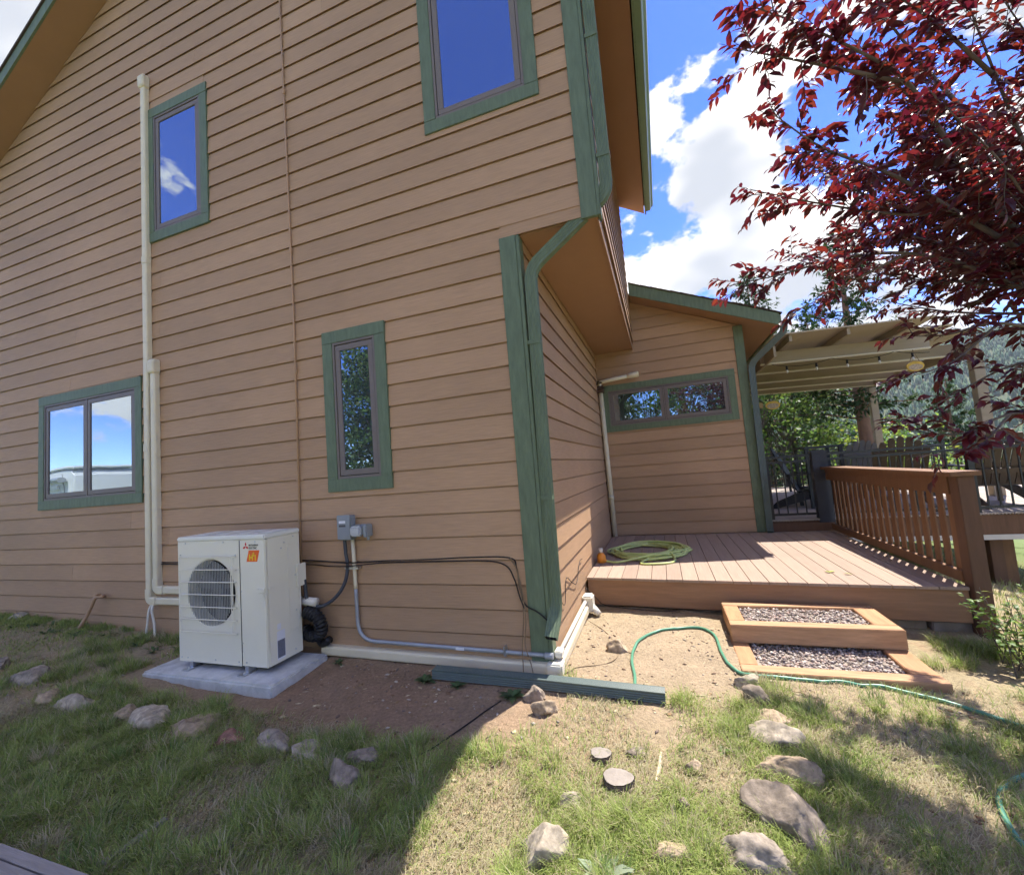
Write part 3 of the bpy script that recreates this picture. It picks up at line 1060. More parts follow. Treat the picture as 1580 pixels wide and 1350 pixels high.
# maker's marks: three red rhombs, two lines of lettering, parallelogram sticker
b = MB()
cx_, cz_ = -2.248, 1.004
for k3 in range(3):
    a = math.pi / 2 + k3 * 2 * math.pi / 3
    L_ = 0.024
    p0 = (0, 0)
    d1 = (math.cos(a - math.pi / 6) * L_, math.sin(a - math.pi / 6) * L_)
    d2_ = (math.cos(a + math.pi / 6) * L_, math.sin(a + math.pi / 6) * L_)
    q = [p0, d1, (d1[0] + d2_[0], d1[1] + d2_[1]), d2_]
    b.add([(cx_ + u * 0.82, AY0 - 0.0008, cz_ + v * 0.82) for u, v in q], [(0, 1, 2, 3)])
acp(b.obj('emblem', REDINK, None))
RX = Matrix.Rotation(math.pi / 2, 4, 'X')
def front_text(name, s, x, z, size, M, bold=0.0, sx=1.0):
    acp(text_obj(name, s, size, M, None, Matrix.Translation((x, AY0 - 0.0012, z)) @ RX, bold=bold, sx=sx))
front_text('lettering', 'MITSUBISHI', -2.216, 1.006, 0.021, GREYINK, 0.0004, 0.92)
front_text('lettering', 'ELECTRIC', -2.216, 0.985, 0.021, GREYINK, 0.0004, 0.92)
st = MB().add([(-2.243, AY0 - 0.0008, 0.887), (-2.132, AY0 - 0.0008, 0.887), (-2.106, AY0 - 0.0008, 0.974), (-2.217, AY0 - 0.0008, 0.974)], [(0, 1, 2, 3)]).obj('sticker', STICKER, None)
acp(st)
front_text('lettering', 'H i', -2.216, 0.898, 0.062, YELLOW, 0.003, 0.95)
front_text('lettering', '2', -2.176, 0.931, 0.036, YELLOW, 0.002, 1.0)
# feet
foot_b = MB()
foot_b.box((-0.035, -0.075, 0.0), (0.035, 0.06, 0.006)); foot_b.box((-0.018, -0.02, 0.006), (0.018, 0.05, 0.050))
foot_b.cyl((0.010, -0.045, 0.006), (0.010, -0.045, 0.022), 0.010, 8)
foot_me = foot_b.mesh('foot', STEEL, bevel=0.002)
for (x, y, r) in ((-2.862, -0.50, 0), (-2.262, -0.50, 0), (-2.862, -0.19, math.pi), (-2.262, -0.19, math.pi)):
    acp(link('foot', foot_me, None, (x, y, 0.0522), (0, 0, r)))

# ------------------------------------------------------------------ line covers on the gable wall
def cover_sec(w, d):
    """rounded D section: back flat against the wall"""
    r = 0.016
    pts = [(-w, 0.0), (-w, d - r)]
    for i in range(1, 5):
        a = math.pi - i * math.pi / 8
        pts.append((-w + r + r * math.cos(a), d - r + r * math.sin(a)))
    for i in range(0, 4):
        a = math.pi / 2 - i * math.pi / 8
        pts.append((w - r + r * math.cos(a), d - r + r * math.sin(a)))
    pts += [(w, d - r), (w, 0.0)]
    return pts


def line_cover(name, label, x, ztop, zbot, xend, zjoint):
    e = empty(name, label, 'line cover', (x, -0.02, zbot))
    inv = Matrix.Translation((-x, 0.02, -zbot))
    def P(o):
        o.parent = e; o.matrix_parent_inverse = inv; return o
    yb = -0.019
    up = Vector((0, -1, 0))
    P(MB().sweep([(x, yb, ztop - 0.10), (x, yb, zbot + 0.10)], cover_sec(0.036, 0.052), up=up).obj('channel', CREAM, None))
    el = round_corners([(x, yb, zbot + 0.115), (x, yb, zbot), (x + 0.115, yb, zbot)], 0.07, 6)
    P(MB().sweep(el, cover_sec(0.041, 0.057), up=up).obj('elbow', CREAM, None))
    P(MB().sweep([(x + 0.10, yb, zbot), (xend, yb, zbot)], cover_sec(0.036, 0.052), up=up).obj('channel', CREAM, None))
    # flared wall cap
    P(MB().sweep([(x, yb, ztop - 0.15), (x, yb, ztop - 0.13), (x, yb, ztop - 0.03), (x, yb, ztop)], cover_sec(0.040, 0.058), up=up, scales=[1.0, 1.22, 1.28, 1.0]).obj('end_cap', CREAM, None, bevel=0.004))
    for z in zjoint:
        P(MB().sweep([(x, yb, z), (x, yb, z + 0.075)], cover_sec(0.040, 0.056), up=up).obj('coupling', CREAM, None))
    return e


line_cover('line_cover', 'tall cream line cover rising past the upper window to a wall cap', -4.138, 6.12, 0.415, -3.0, (3.95, 1.93))
line_cover('line_cover', 'shorter cream line cover beside the tall one, ending above the two light window', -4.030, 2.88, 0.522, -3.0, ())
# drain tubes hanging from the elbow
for i, (xa, xb) in enumerate(((-4.085, -4.115), (-4.065, -3.985))):
    zg = gzf(xb, -0.1)
    o = MB().tube(smooth_path([(xa, -0.055, 0.40), (xa + (xb - xa) * 0.2, -0.085, 0.33), (xa + (xb - xa) * 0.7, -0.09, 0.21), (xb, -0.10, zg + 0.005)], 6), 0.011, 8).obj('drain_tube', PVC, None, smooth=True)
    tag(o, ('pale drain tube hanging straight down beneath the line covers', 'pale drain tube curving towards the unit beneath the line covers')[i], 'tube', 'drain tubes under the line covers')

# thin conduit up the wall
c = empty('conduit', 'thin brown painted conduit running straight up the gable wall behind the unit', 'conduit', (-2.175, -0.03, 0.30))
inv = Matrix.Translation((2.175, 0.03, -0.30))
def CP(o):
    o.parent = c; o.matrix_parent_inverse = inv; return o
CP(MB().tube([(-2.195, -0.030, 0.25), (-2.165, -0.030, 3.0), (-2.185, -0.030, 6.9)], 0.0095, 8).obj('tube', BROWNPIPE, None, smooth=True))
for z, x in ((3.62, -2.168), (2.49, -2.168), (5.2, -2.175)):
    CP(MB().cyl((x, -0.030, z - 0.025), (x, -0.030, z + 0.025), 0.014, 10).obj('coupling', BROWNPIPE, None))
for z, x in ((1.5, -2.182), (4.4, -2.172)):
    CP(box('strap', (x - 0.04, -0.020, z - 0.01), (x + 0.04, -0.016, z + 0.01), BROWNPIPE, None))

# disconnect box and outlet
dx = empty('disconnect_box', 'grey electrical disconnect box on the siding below the narrow window', 'electrical box', (-1.655, -0.02, 0.965))
inv2 = Matrix.Translation((1.655, 0.02, -0.965))
def DP(o):
    o.parent = dx; o.matrix_parent_inverse = inv2; return o
DP(box('enclosure', (-1.722, -0.085, 0.965), (-1.600, -0.016, 1.165), GREYBOX, None, 0.006))
DP(box('cover', (-1.729, -0.098, 0.972), (-1.594, -0.0855, 1.172), GREYBOX, None, 0.005))
DP(box('name_plate', (-1.705, -0.0990, 1.075), (-1.640, -0.0982, 1.092), GREYINK, None))
DP(box('name_plate', (-1.705, -0.0990, 1.105), (-1.640, -0.0982, 1.125), PAPER, None))
ot = empty('outlet_box', 'grey weatherproof outlet with clear bubble cover beside the disconnect box', 'outlet', (-1.52, -0.02, 0.98))
inv3 = Matrix.Translation((1.52, 0.02, -0.98))
def OP(o):
    o.parent = ot; o.matrix_parent_inverse = inv3; return o
OP(box('back_box', (-1.590, -0.060, 1.000), (-1.470, -0.016, 1.085), GREYBOX, None, 0.005))
OP(box('bubble_cover', (-1.585, -0.125, 0.996), (-1.482, -0.061, 1.080), CLEARP, None, 0.014))
OP(box('side_flap', (-1.469, -0.105, 0.985), (-1.430, -0.018, 1.085), GREYBOX, None, 0.008))
OP(MB().cyl((-1.45, -0.06, 0.96), (-1.45, -0.06, 0.985), 0.012, 8).obj('latch', GREYBOX, None))

o = MB().tube(smooth_path([(-1.692, -0.055, 0.968), (-1.685, -0.056, 0.86), (-1.672, -0.058, 0.74), (-1.70, -0.07, 0.61), (-1.785, -0.085, 0.50), (-1.90, -0.105, 0.435), (-2.00, -0.12, 0.435), (-2.04, -0.13, 0.49), (-2.046, -0.14, 0.60), (-2.046, -0.145, 0.66)], 8), 0.0145, 10).obj('flexible_conduit', WHIP, None, smooth=True)
tag(o, 'dark grey flexible conduit looping from the disconnect box to the unit', 'conduit')
rc = empty('rigid_conduit', 'thin grey conduit bending down from the disconnect box and along the foot of the wall', 'conduit', (-1.6, -0.03, 0.14))
inv4 = Matrix.Translation((1.6, 0.03, -0.14))
def RP(o):
    o.parent = rc; o.matrix_parent_inverse = inv4; return o
rpath = round_corners([(-1.620, -0.042, 0.967), (-1.612, -0.042, 0.60), (-1.608, -0.042, 0.150), (-0.74, -0.042, 0.136), (0.02, -0.042, 0.122)], 0.16, 8)
k1 = [i for i, p in enumerate(rpath) if p.z > 0.58]
RP(MB().tube(rpath[:len(k1) + 1], 0.0155, 10).obj('tube', CREAM, None, smooth=True))
RP(MB().tube(rpath[len(k1):], 0.0150, 10).obj('tube', CONDUIT, None, smooth=True))
RP(box('strap', (-1.700, -0.060, 0.722), (-1.565, -0.0165, 0.738), STEEL, None))
RP(box('strap', (-0.335, -0.060, 0.104), (-0.318, -0.0165, 0.170), STEEL, None))
RP(box('tag', (-0.72, -0.0575, 0.126), (-0.65, -0.0570, 0.146), PAPER, None))
RP(MB().cyl((-0.03, -0.042, 0.1215), (0.03, -0.042, 0.1205), 0.022, 10).obj('coupling', CONDUIT, None))

# cream cover along the foot of the walls, with its turn at the corner
pc = empty('ground_line_cover', 'dusty cream line cover laid along the foot of both walls round the corner', 'line cover', (0.0, -0.03, 0.0))
inv5 = Matrix.Translation((0.0, 0.03, 0.0))
def PP(o):
    o.parent = pc; o.matrix_parent_inverse = inv5; return o
upy = Vector((0, -1, 0))
PP(MB().sweep([(-1.96, -0.018, 0.060), (0.045, -0.018, 0.036)], cover_sec(0.038, 0.062), up=upy).obj('channel', CREAM, None))
PP(box('corner_elbow', (-0.02, -0.088, -0.006), (0.095, 0.02, 0.082), PVC, None, 0.010))
PP(MB().sweep([(0.030, 0.0, 0.036), (0.030, 1.30, 0.060)], cover_sec(0.038, 0.055), up=Vector((1, 0, 0))).obj('channel', CREAM, None))
PP(MB().cyl((0.052, 0.05, 0.110), (0.052, 1.22, 0.128), 0.016, 10).obj('tube', PVC, None, smooth=True))
PP(box('end_fitting', (0.02, 1.16, 0.03), (0.12, 1.30, 0.175), PVC, None, 0.014))
PP(MB().cyl((0.10, 1.24, 0.06), (0.17, 1.16, 0.02), 0.03, 12).obj('elbow', PVC, None, smooth=True))
PP(box('junction', (0.03, -0.02, 0.095), (0.085, 0.07, 0.145), PVC, None, 0.008))

# cables tacked along the siding and dropping at the corner
def cable(label, pts, r, M, grp=None, n=6, name='cable'):
    o = MB().tube(smooth_path(pts, n), r, 6).obj(name, M, None, smooth=True)
    tag(o, label, 'cable', grp)
    return o


cable('upper black cable tacked along the siding from the unit to the corner',
      [(-4.16, -0.022, 0.79), (-3.4, -0.022, 0.785), (-2.2, -0.022, 0.792), (-1.65, -0.0745, 0.778), (-1.30, -0.022, 0.783), (-0.9, -0.022, 0.79), (-0.60, -0.022, 0.800), (-0.25, -0.022, 0.795), (-0.20, -0.022, 0.72), (-0.185, -0.026, 0.60), (-0.15, -0.040, 0.47), (-0.06, -0.045, 0.42), (0.015, -0.045, 0.36)], 0.0052, CABLE)
cable('lower black cable sagging below the other along the siding',
      [(-4.16, -0.028, 0.772), (-3.4, -0.028, 0.765), (-2.2, -0.028, 0.760), (-1.9, -0.028, 0.742), (-1.65, -0.082, 0.752), (-1.35, -0.028, 0.765), (-0.85, -0.028, 0.772), (-0.45, -0.028, 0.775), (-0.28, -0.028, 0.74), (-0.22, -0.028, 0.64), (-0.19, -0.035, 0.53), (-0.155, -0.045, 0.44)], 0.0048, CABLE)
cable('tan wire hanging straight down at the corner of the gable wall',
      [(-0.24, -0.026, 0.795), (-0.205, -0.030, 0.74), (-0.180, -0.036, 0.60), (-0.165, -0.044, 0.40), (-0.185, -0.065, 0.20), (-0.175, -0.11, 0.06), (-0.165, -0.16, gzf(-0.16, -0.16) + 0.005)], 0.0035, TANWIRE)
cable('tan wire bowing out beside the straight one at the corner',
      [(-0.25, -0.025, 0.792), (-0.20, -0.032, 0.72), (-0.165, -0.040, 0.56), (-0.150, -0.050, 0.36), (-0.160, -0.075, 0.20), (-0.11, -0.12, 0.08), (-0.07, -0.20, gzf(-0.07, -0.2) + 0.005)], 0.0035, TANWIRE)
cable('thin brown wire straggling up the shaded wall beside the deck',
      [(0.02, 0.30, 0.42), (0.03, 0.42, 0.33), (0.028, 0.55, 0.50), (0.028, 0.75, 0.42), (0.03, 0.95, 0.36), (0.03, 1.15, 0.50), (0.03, 1.32, 0.50)], 0.003, CABLE)
cable('dark wire tucked against the deck fascia by the wall',
      [(0.03, 1.36, 0.20), (0.12, 1.385, 0.10), (0.22, 1.375, 0.03), (0.6, 1.35, 0.005), (0.9, 1.34, 0.002)], 0.0045, CABLE)
cable('tan wire straggling over the bare dirt beside the wall',
      [(0.10, 0.95, 0.03), (0.30, 0.72, gzf(.3, .72) + 0.004), (0.42, 0.40, gzf(.42, .4) + 0.004), (0.36, 0.20, gzf(.36, .2) + 0.004), (0.16, 0.08, gzf(.16, .08) + 0.004), (0.10, -0.02, gzf(.1, -.02) + 0.004)], 0.003, TANWIRE)
cable('black cable lying across the dirt into the shaded grass',
      [(x, y, gzf(x, y) + 0.004) for x, y in ((-0.23, -0.42), (-0.29, -0.55), (-0.33, -0.66), (-0.40, -0.80), (-0.47, -0.95), (-0.58, -1.05))], 0.004, CABLE)

# black corrugated pipe behind the unit
pts = smooth_path([(-2.03, -0.15, 0.40), (-1.94, -0.15, 0.37), (-1.90, -0.14, 0.30), (-1.93, -0.12, 0.22), (-2.02, -0.12, 0.20), (-2.1, -0.12, 0.24)], 14)
sc = [1.0 if i % 4 < 2 else 0.86 for i in range(len(pts))]
o = MB().tube(pts, 0.055, 14, scales=sc).obj('corrugated_pipe', BLACKPL, None)
tag(o, 'black corrugated pipe coiled behind the right side of the unit', 'pipe')
o = MB().tube(smooth_path([(-1.86, -0.09, 0.16), (-1.95, -0.08, 0.12), (-2.0, -0.07, 0.22), (-2.02, -0.06, 0.40), (-2.1, -0.06, 0.46)], 8), 0.030, 10).obj('insulated_line', BLACKPL, None, smooth=True)
tag(o, 'black insulated line rising from the ground cover behind the unit', 'pipe')
o = MB().cyl((-2.12, -0.12, 0.475), (-1.955, -0.12, 0.468), 0.036, 16).obj('pipe_stub', PVC, None, smooth=True)
tag(o, 'short white pipe stub sticking out behind the unit', 'pipe')

# brown tap on the wall at the far end
tp_ = empty('garden_tap', 'brown painted garden tap with a bent pipe low on the gable wall', 'tap', (-4.9, -0.05, 0.44))
inv6 = Matrix.Translation((4.9, 0.05, -0.44))
def TP(o):
    o.parent = tp_; o.matrix_parent_inverse = inv6; return o
TP(MB().tube(smooth_path([(-4.90, -0.02, 0.44), (-4.92, -0.09, 0.44), (-4.97, -0.10, 0.36), (-5.03, -0.12, 0.24), (-5.10, -0.16, gzf(-5.1, -.16) - 0.02)], 6), 0.017, 8).obj('pipe', BROWNPIPE, None, smooth=True))
TP(MB().cyl((-4.945, -0.09, 0.445), (-4.81, -0.085, 0.452), 0.016, 8).obj('valve', BROWNPIPE, None, smooth=True))
TP(box('handle', (-4.93, -0.115, 0.465), (-4.86, -0.075, 0.480), BROWNPIPE, None, 0.004))

# cream pipe in the inner corner, its horizontal arm over the low window
vp = empty('corner_line_cover', 'cream pipe standing in the inner corner with an arm over the low window', 'line cover', (0.05, 3.93, 0.29))
inv7 = Matrix.Translation((-0.05, -3.93, -0.29))
def VP(o):
    o.parent = vp; o.matrix_parent_inverse = inv7; return o
VP(MB().tube([(0.075, 3.925, 0.290), (0.060, 3.925, 2.60)], 0.038, 12).obj('riser', CREAM, None, smooth=True))
VP(MB().cyl((0.0745, 3.925, 0.86), (0.0735, 3.925, 0.93), 0.043, 12).obj('coupling', CREAM, None, smooth=True))
VP(MB().tube(round_corners([(0.055, 3.91, 2.62), (0.055, 3.91, 2.735), (0.55, 3.89, 2.770)], 0.05, 4), 0.030, 12).obj('arm', CREAM, None, smooth=True))
VP(MB().tube([(0.50, 3.892, 2.767), (0.54, 3.89, 2.769), (0.66, 3.885, 2.778), (0.675, 3.885, 2.779)], 0.032, 12, scales=[1, 1.35, 1.45, 1.1]).obj('end_cap', CREAM, None, smooth=True))
VP(box('bracket', (0.022, 3.86, 2.56), (0.115, 3.96, 2.67), mat('rusty_bracket', (0.09, 0.055, 0.04), 0.7, 0.3, 30.0), None, 0.004))
cable('dark wire wound round the pipe bracket in the inner corner',
      [(0.02, 3.84, 2.60), (0.12, 3.84, 2.63), (0.12, 3.97, 2.65), (0.02, 3.97, 2.68), (0.02, 3.85, 2.70), (0.11, 3.85, 2.715), (0.03, 3.87, 2.74)], 0.006, CABLE)

# loose downspout length on the ground
de = MB().sweep([(-0.80, -0.243, gzf(-.8, -.243) + 0.045), (0.0, -0.225, 0.032), (0.755, -0.208, gzf(.75, -.2) + 0.040)], rect_sec(0.040, 0.031), up=Vector((0, 0, 1)), caps=False).obj('downspout_length', GREYGREEN, None)
tag(de, 'loose grey green length of downspout lying on the ground in front of the corner', 'downspout')
box('end_plug', (0.742, -0.244, gzf(.75, -.2) + 0.012), (0.750, -0.172, gzf(.75, -.2) + 0.068), GREYGREEN, de)

# ------------------------------------------------------------------ low deck
ZD = 0.285


def deck_front(x):
    return 1.45 - 0.085 * x


deck = empty('low_deck', 'low brown plank deck beside the house wall', 'deck', (0, 0, 0))
edges = [0.03] + [0.101 + 0.1415 * k for k in range(0, 20)] + [2.968]
for a, b_ in zip(edges[:-1], edges[1:]):
    w0, w1 = a + 0.0022, b_ - 0.0022
    j = random.uniform(-0.004, 0.004)
    dz = random.uniform(-0.0012, 0.0012)
    f0, f1 = deck_front(w0) + j, deck_front(w1) + j
    yb = YC - 0.004 if w1 < 2.2 else YC - 0.03
    vs = [(w0, f0, ZD - 0.025 + dz), (w1, f1, ZD - 0.025 + dz), (w1, yb, ZD - 0.025 + dz), (w0, yb, ZD - 0.025 + dz),
          (w0, f0, ZD + dz), (w1, f1, ZD + dz), (w1, yb, ZD + dz), (w0, yb, ZD + dz)]
    MB().add(vs, [(0, 3, 2, 1), (4, 5, 6, 7), (0, 1, 5, 4), (1, 2, 6, 5), (2, 3, 7, 6), (3, 0, 4, 7)]).obj('deck_board', DECK, deck, bevel=0.002, segs=1)
# fascia on the front, set under the overhanging board ends
def skew_box(name, x0, x1, d0, d1, z0, z1, M, parent):
    vs = []
    for z in (z0, z1):
        vs += [(x0, deck_front(x0) + d0, z), (x1, deck_front(x1) + d0, z), (x1, deck_front(x1) + d1, z), (x0, deck_front(x0) + d1, z)]
    return MB().add(vs, [(0, 3, 2, 1), (4, 5, 6, 7), (0, 1, 5, 4), (1, 2, 6, 5), (2, 3, 7, 6), (3, 0, 4, 7)]).obj(name, M, parent, bevel=0.003, segs=1)


skew_box('fascia_board', 0.035, 2.968, 0.022, 0.060, 0.012, ZD - 0.0262, FASC, deck)
box('fascia_board', (2.9695, 1.29, 0.012), (2.999, 3.985, ZD - 0.027), FASC, deck)
for k in range(6):
    box('joist', (0.3 + 0.45 * k, 1.6, 0.03), (0.338 + 0.45 * k, 3.95, ZD - 0.0265), RAILP, deck)
for i, (x0, x1) in enumerate(((0.085, 0.470), (0.492, 0.868), (0.890, 1.262), (2.36, 2.72), (2.74, 3.02))):
    zt = (-0.002, -0.008, -0.012, 0.004, 0.006)[i]
    o = box('concrete_block', (x0, deck_front(x0) + 0.055, gzf(x0, 1.4) - 0.12), (x1, deck_front(x0) + 0.25, zt), BLOCK, None, 0.008)
    tag(o, ('dusty concrete block under the deck edge nearest the house wall', 'dusty concrete block under the deck, second from the house wall',
            'dusty concrete block under the deck just before the timber steps', 'shaded concrete block under the deck just past the timber steps',
            'shaded concrete block under the deck corner beside the rail post')[i], 'concrete block', 'blocks under the deck')

# ------------------------------------------------------------------ timber steps filled with gravel
def step(x0, x1, y0, y1, z0, z1, label, w=0.105, gz_=0.02):
    s = empty('gravel_step', label, 'step', ((x0 + x1) / 2, (y0 + y1) / 2, z0), group='timber framed gravel steps')
    inv = Matrix.Translation((-(x0 + x1) / 2, -(y0 + y1) / 2, -z0))
    def P(o):
        o.parent = s; o.matrix_parent_inverse = inv; return o
    P(box('timber', (x0, y0, z0), (x1, y0 + w, z1), CEDAR, None, 0.004))
    P(box('timber', (x0, y1 - w * 0.8, z0), (x1, y1, z1), CEDAR, None, 0.004))
    P(box('timber', (x0 + 0.001, y0 + w + 0.001, z0), (x0 + 0.115, y1 - w * 0.8 - 0.001, z1 - 0.001), CEDARY, None, 0.004))
    P(box('timber', (x1 - 0.145, y0 + w + 0.001, z0), (x1 - 0.001, y1 - w * 0.8 - 0.001, z1 - 0.001), CEDARY, None, 0.004))
    # gravel: hundreds of small angular stones
    n = 1150
    V, F, C_ = [], [], []
    oct_ = np.array([(1, 0, 0), (-1, 0, 0), (0, 1, 0), (0, -1, 0), (0, 0, 1), (0, 0, -1)], float)
    of = np.array([(0, 2, 4), (2, 1, 4), (1, 3, 4), (3, 0, 4), (2, 0, 5), (1, 2, 5), (3, 1, 5), (0, 3, 5)])
    for i in range(n):
        px = random.uniform(x0 + 0.118, x1 - 0.15); py = random.uniform(y0 + w + 0.004, y1 - w * 0.8 - 0.004)
        r = random.uniform(0.006, 0.019)
        sc = np.array([random.uniform(0.7, 1.3), random.uniform(0.7, 1.3), random.uniform(0.45, 0.8)]) * r
        a = random.uniform(0, 6.28); tl = random.uniform(-0.5, 0.5)
        Rm = np.array(Matrix.Rotation(a, 3, 'Z') @ Matrix.Rotation(tl, 3, 'X'))
        V.append((oct_ * (1 + RNG.uniform(-0.25, 0.25, (6, 1)))) * sc @ Rm.T + np.array([px, py, z1 - gz_ + random.uniform(-0.010, 0.004)]))
        F.append(of + 6 * i)
        g_ = random.choice(((0.38, 0.32, 0.28), (0.28, 0.23, 0.20), (0.50, 0.44, 0.39), (0.34, 0.25, 0.21), (0.22, 0.185, 0.17)))
        C_.append(np.tile(np.array(g_) * random.uniform(0.8, 1.2), (6, 1)))
    me = raw_mesh('gravel', np.concatenate(V), np.concatenate(F).ravel(), 3, STONES)
    col_attr(me, 'tone', np.concatenate(C_))
    go = P(link('gravel', me)); go['kind'] = 'stuff'
    P(box('gravel_bed', (x0 + 0.116, y0 + w + 0.002, z0), (x1 - 0.146, y1 - w * 0.8 - 0.002, z1 - gz_ - 0.008), BLOCK, None))
    return s


CEDARY = mat('fresh_cedar_timber_crosswise', (0.40, 0.215, 0.11), 0.7, 0.22, 3.0, (9.0, 1.2, 9.0), 0.5, 12.0, objvar=0.06, spec=0.2)
STONES = attr_mat('gravel_stone', 'tone', 0.9)
step(1.250, 2.345, 0.705, 1.255, -0.012, 0.120, 'upper cedar framed step filled with grey gravel against the deck')
step(1.243, 2.345, 0.235, 0.845, -0.125, -0.0135, 'lower cedar framed step filled with grey gravel on the ground', gz_=0.024)

# ------------------------------------------------------------------ wooden rail on the deck's outer side
rail = empty('wooden_railing', 'brown stained wooden railing with upright slats along the deck', 'railing', (3.0, 2.6, ZD))
invr = Matrix.Translation((-3.0, -2.6, -ZD))
def RL(o):
    o.parent = rail; o.matrix_parent_inverse = invr; return o
RL(box('post', (2.980, 1.175, -0.22), (3.085, 1.285, 1.118), RAILP, None, 0.004))
RL(box('top_cap', (2.925, 1.14, 1.119), (3.115, 3.985, 1.155), RAILW, None, 0.005))
RL(box('top_rail', (2.972, 1.2855, 0.975), (3.008, 3.97, 1.118), RAILW, None, 0.003))
RL(box('bottom_rail', (2.972, 1.2855, 0.300), (3.008, 3.97, 0.385), RAILW, None, 0.003))
sl = MB().box((0, 0, 0), (0.014, 0.080, 0.62)).mesh('slat', RAILW, bevel=0.002, segs=1)
ns = 19
for i in range(ns):
    o = link('slat', sl, None, (3.0095, 1.33 + i * 0.1385, 0.372)); RL(o)

# ------------------------------------------------------------------ raised deck behind
ZU = 0.445
ud = empty('raised_deck', 'raised pale plank deck beyond the low deck, on a dark beam and posts', 'deck', (4.0, 6.5, 0.0))
invu = Matrix.Translation((-4.0, -6.5, 0))
def UD(o):
    o.parent = ud; o.matrix_parent_inverse = invu; return o
prof = [(0.0, 0.0)]
for s_ in range(4):           # scalloped underside of the moulded boards
    u0 = 0.1365 * s_ / 4
    for tq in (0.15, 0.35, 0.5, 0.65, 0.85):
        prof.append((u0 + 0.1365 / 4 * tq, 0.013 * math.sin(math.pi * tq)))
    prof.append((u0 + 0.1365 / 4, 0.0))
prof += [(0.1365, 0.026), (0.0, 0.026)]
bm_ = MB().prism([(u, v - 0.026) for u, v in prof], 1, 0, 6.35).mesh('deck_board', GREYDECK)
for i in range(38):
    x = 2.205 + i * 0.1415
    if x > 7.4: break
    UD(link('deck_board', bm_, None, (x, YC + 0.006 + random.uniform(-0.006, 0.006), ZU + random.uniform(-0.001, 0.001))))
UD(box('rim_beam', (2.21, YC + 0.03, 0.175), (7.4, YC + 0.075, ZU - 0.0275), RAILP, None))
UD(box('flashing', (3.12, YC + 0.024, 0.112), (7.4, YC + 0.070, 0.174), mat('pale_flashing', (0.52, 0.50, 0.46), 0.6, 0.08), None))
UD(box('riser', (2.205, YC - 0.012, ZD + 0.001), (3.02, YC + 0.003, 0.395), RAILP, None))
for (x, y) in ((4.70, 4.18), (4.92, 4.38), (6.5, 4.2)):
    UD(box('support_post', (x, y, gzf(x, y) - 0.3), (x + 0.13, y + 0.13, 0.111), RAILW if x == 4.92 else RAILP, None, 0.004))
UD(box('far_beam', (2.21, 10.25, 0.175), (7.4, 10.30, ZU - 0.0275), RAILP, None))

# metal railings
def metal_rail(name, label, p0, p1, z0, z1, posts, pitch=0.112, balu=True, cap=0.04):
    e = empty(name, label, 'railing', ((p0[0] + p1[0]) / 2, (p0[1] + p1[1]) / 2, ZU), group='black metal deck railings')
    inv = Matrix.Translation((-(p0[0] + p1[0]) / 2, -(p0[1] + p1[1]) / 2, -ZU))
    def P(o):
        o.parent = e; o.matrix_parent_inverse = inv; return o
    a = Vector((p0[0], p0[1], 0)); b = Vector((p1[0], p1[1], 0)); L = (b - a).length; dirv = (b - a).normalized()
    ang = math.atan2(dirv.y, dirv.x)
    Mx = Matrix.Translation(a) @ Matrix.Rotation(ang, 4, 'Z')
    P(MB().box((0, -cap, z1 - 0.028), (L, cap, z1), Mx).obj('top_rail', BLACKM, None, bevel=0.004))
    P(MB().box((0, -0.016, z1 - 0.10), (L, 0.016, z1 - 0.07), Mx).obj('under_rail', BLACKM, None))
    P(MB().box((0, -0.016, z0), (L, 0.016, z0 + 0.03), Mx).obj('bottom_rail', BLACKM, None))
    bal = MB().box((-0.008, -0.008, z0 + 0.03), (0.008, 0.008, z1 - 0.10)).mesh('baluster', BLACKM)
    nb_ = int(L / pitch)
    for i in range(1, nb_):
        q = a + dirv * (L * i / nb_)
        P(link('baluster', bal, None, (q.x, q.y, 0), (0, 0, ang)))
    for t_ in posts:
        q = a + dirv * (L * t_)
        P(MB().box((-0.032, -0.032, ZU), (0.032, 0.032, z1 - 0.03), Matrix.Translation(q) @ Matrix.Rotation(ang, 4, 'Z')).obj('post', BLACKM, None))
    return e


metal_rail('metal_railing', 'short black metal railing between the wing corner and the charcoal post', (2.27, 4.07), (2.84, 4.07), 0.495, 1.335, (0.03,), 0.098)
metal_rail('metal_railing', 'long black metal railing behind the wooden railing', (3.04, 4.07), (7.3, 4.07), 0.495, 1.335, (0.36, 0.72), 0.118)
metal_rail('metal_railing', 'far black metal railing along the back edge of the raised deck', (2.3, 10.2), (7.3, 10.2), 0.495, 1.36, (0.0, 0.33, 0.66, 1.0), 0.118)
sp = empty('charcoal_post', 'wide charcoal post where the wooden and metal railings meet', 'post', (2.94, 4.03, ZD))
inv = Matrix.Translation((-2.94, -4.03, -ZD))
o = box('sleeve', (2.85, 3.992, ZD + 0.002), (3.03, 4.13, 1.345), SLEEVE, None, 0.004); o.parent = sp; o.matrix_parent_inverse = inv
o = box('post_cap', (2.842, 3.984, 1.3455), (3.038, 4.138, 1.375), SLEEVE, None, 0.004); o.parent = sp; o.matrix_parent_inverse = inv

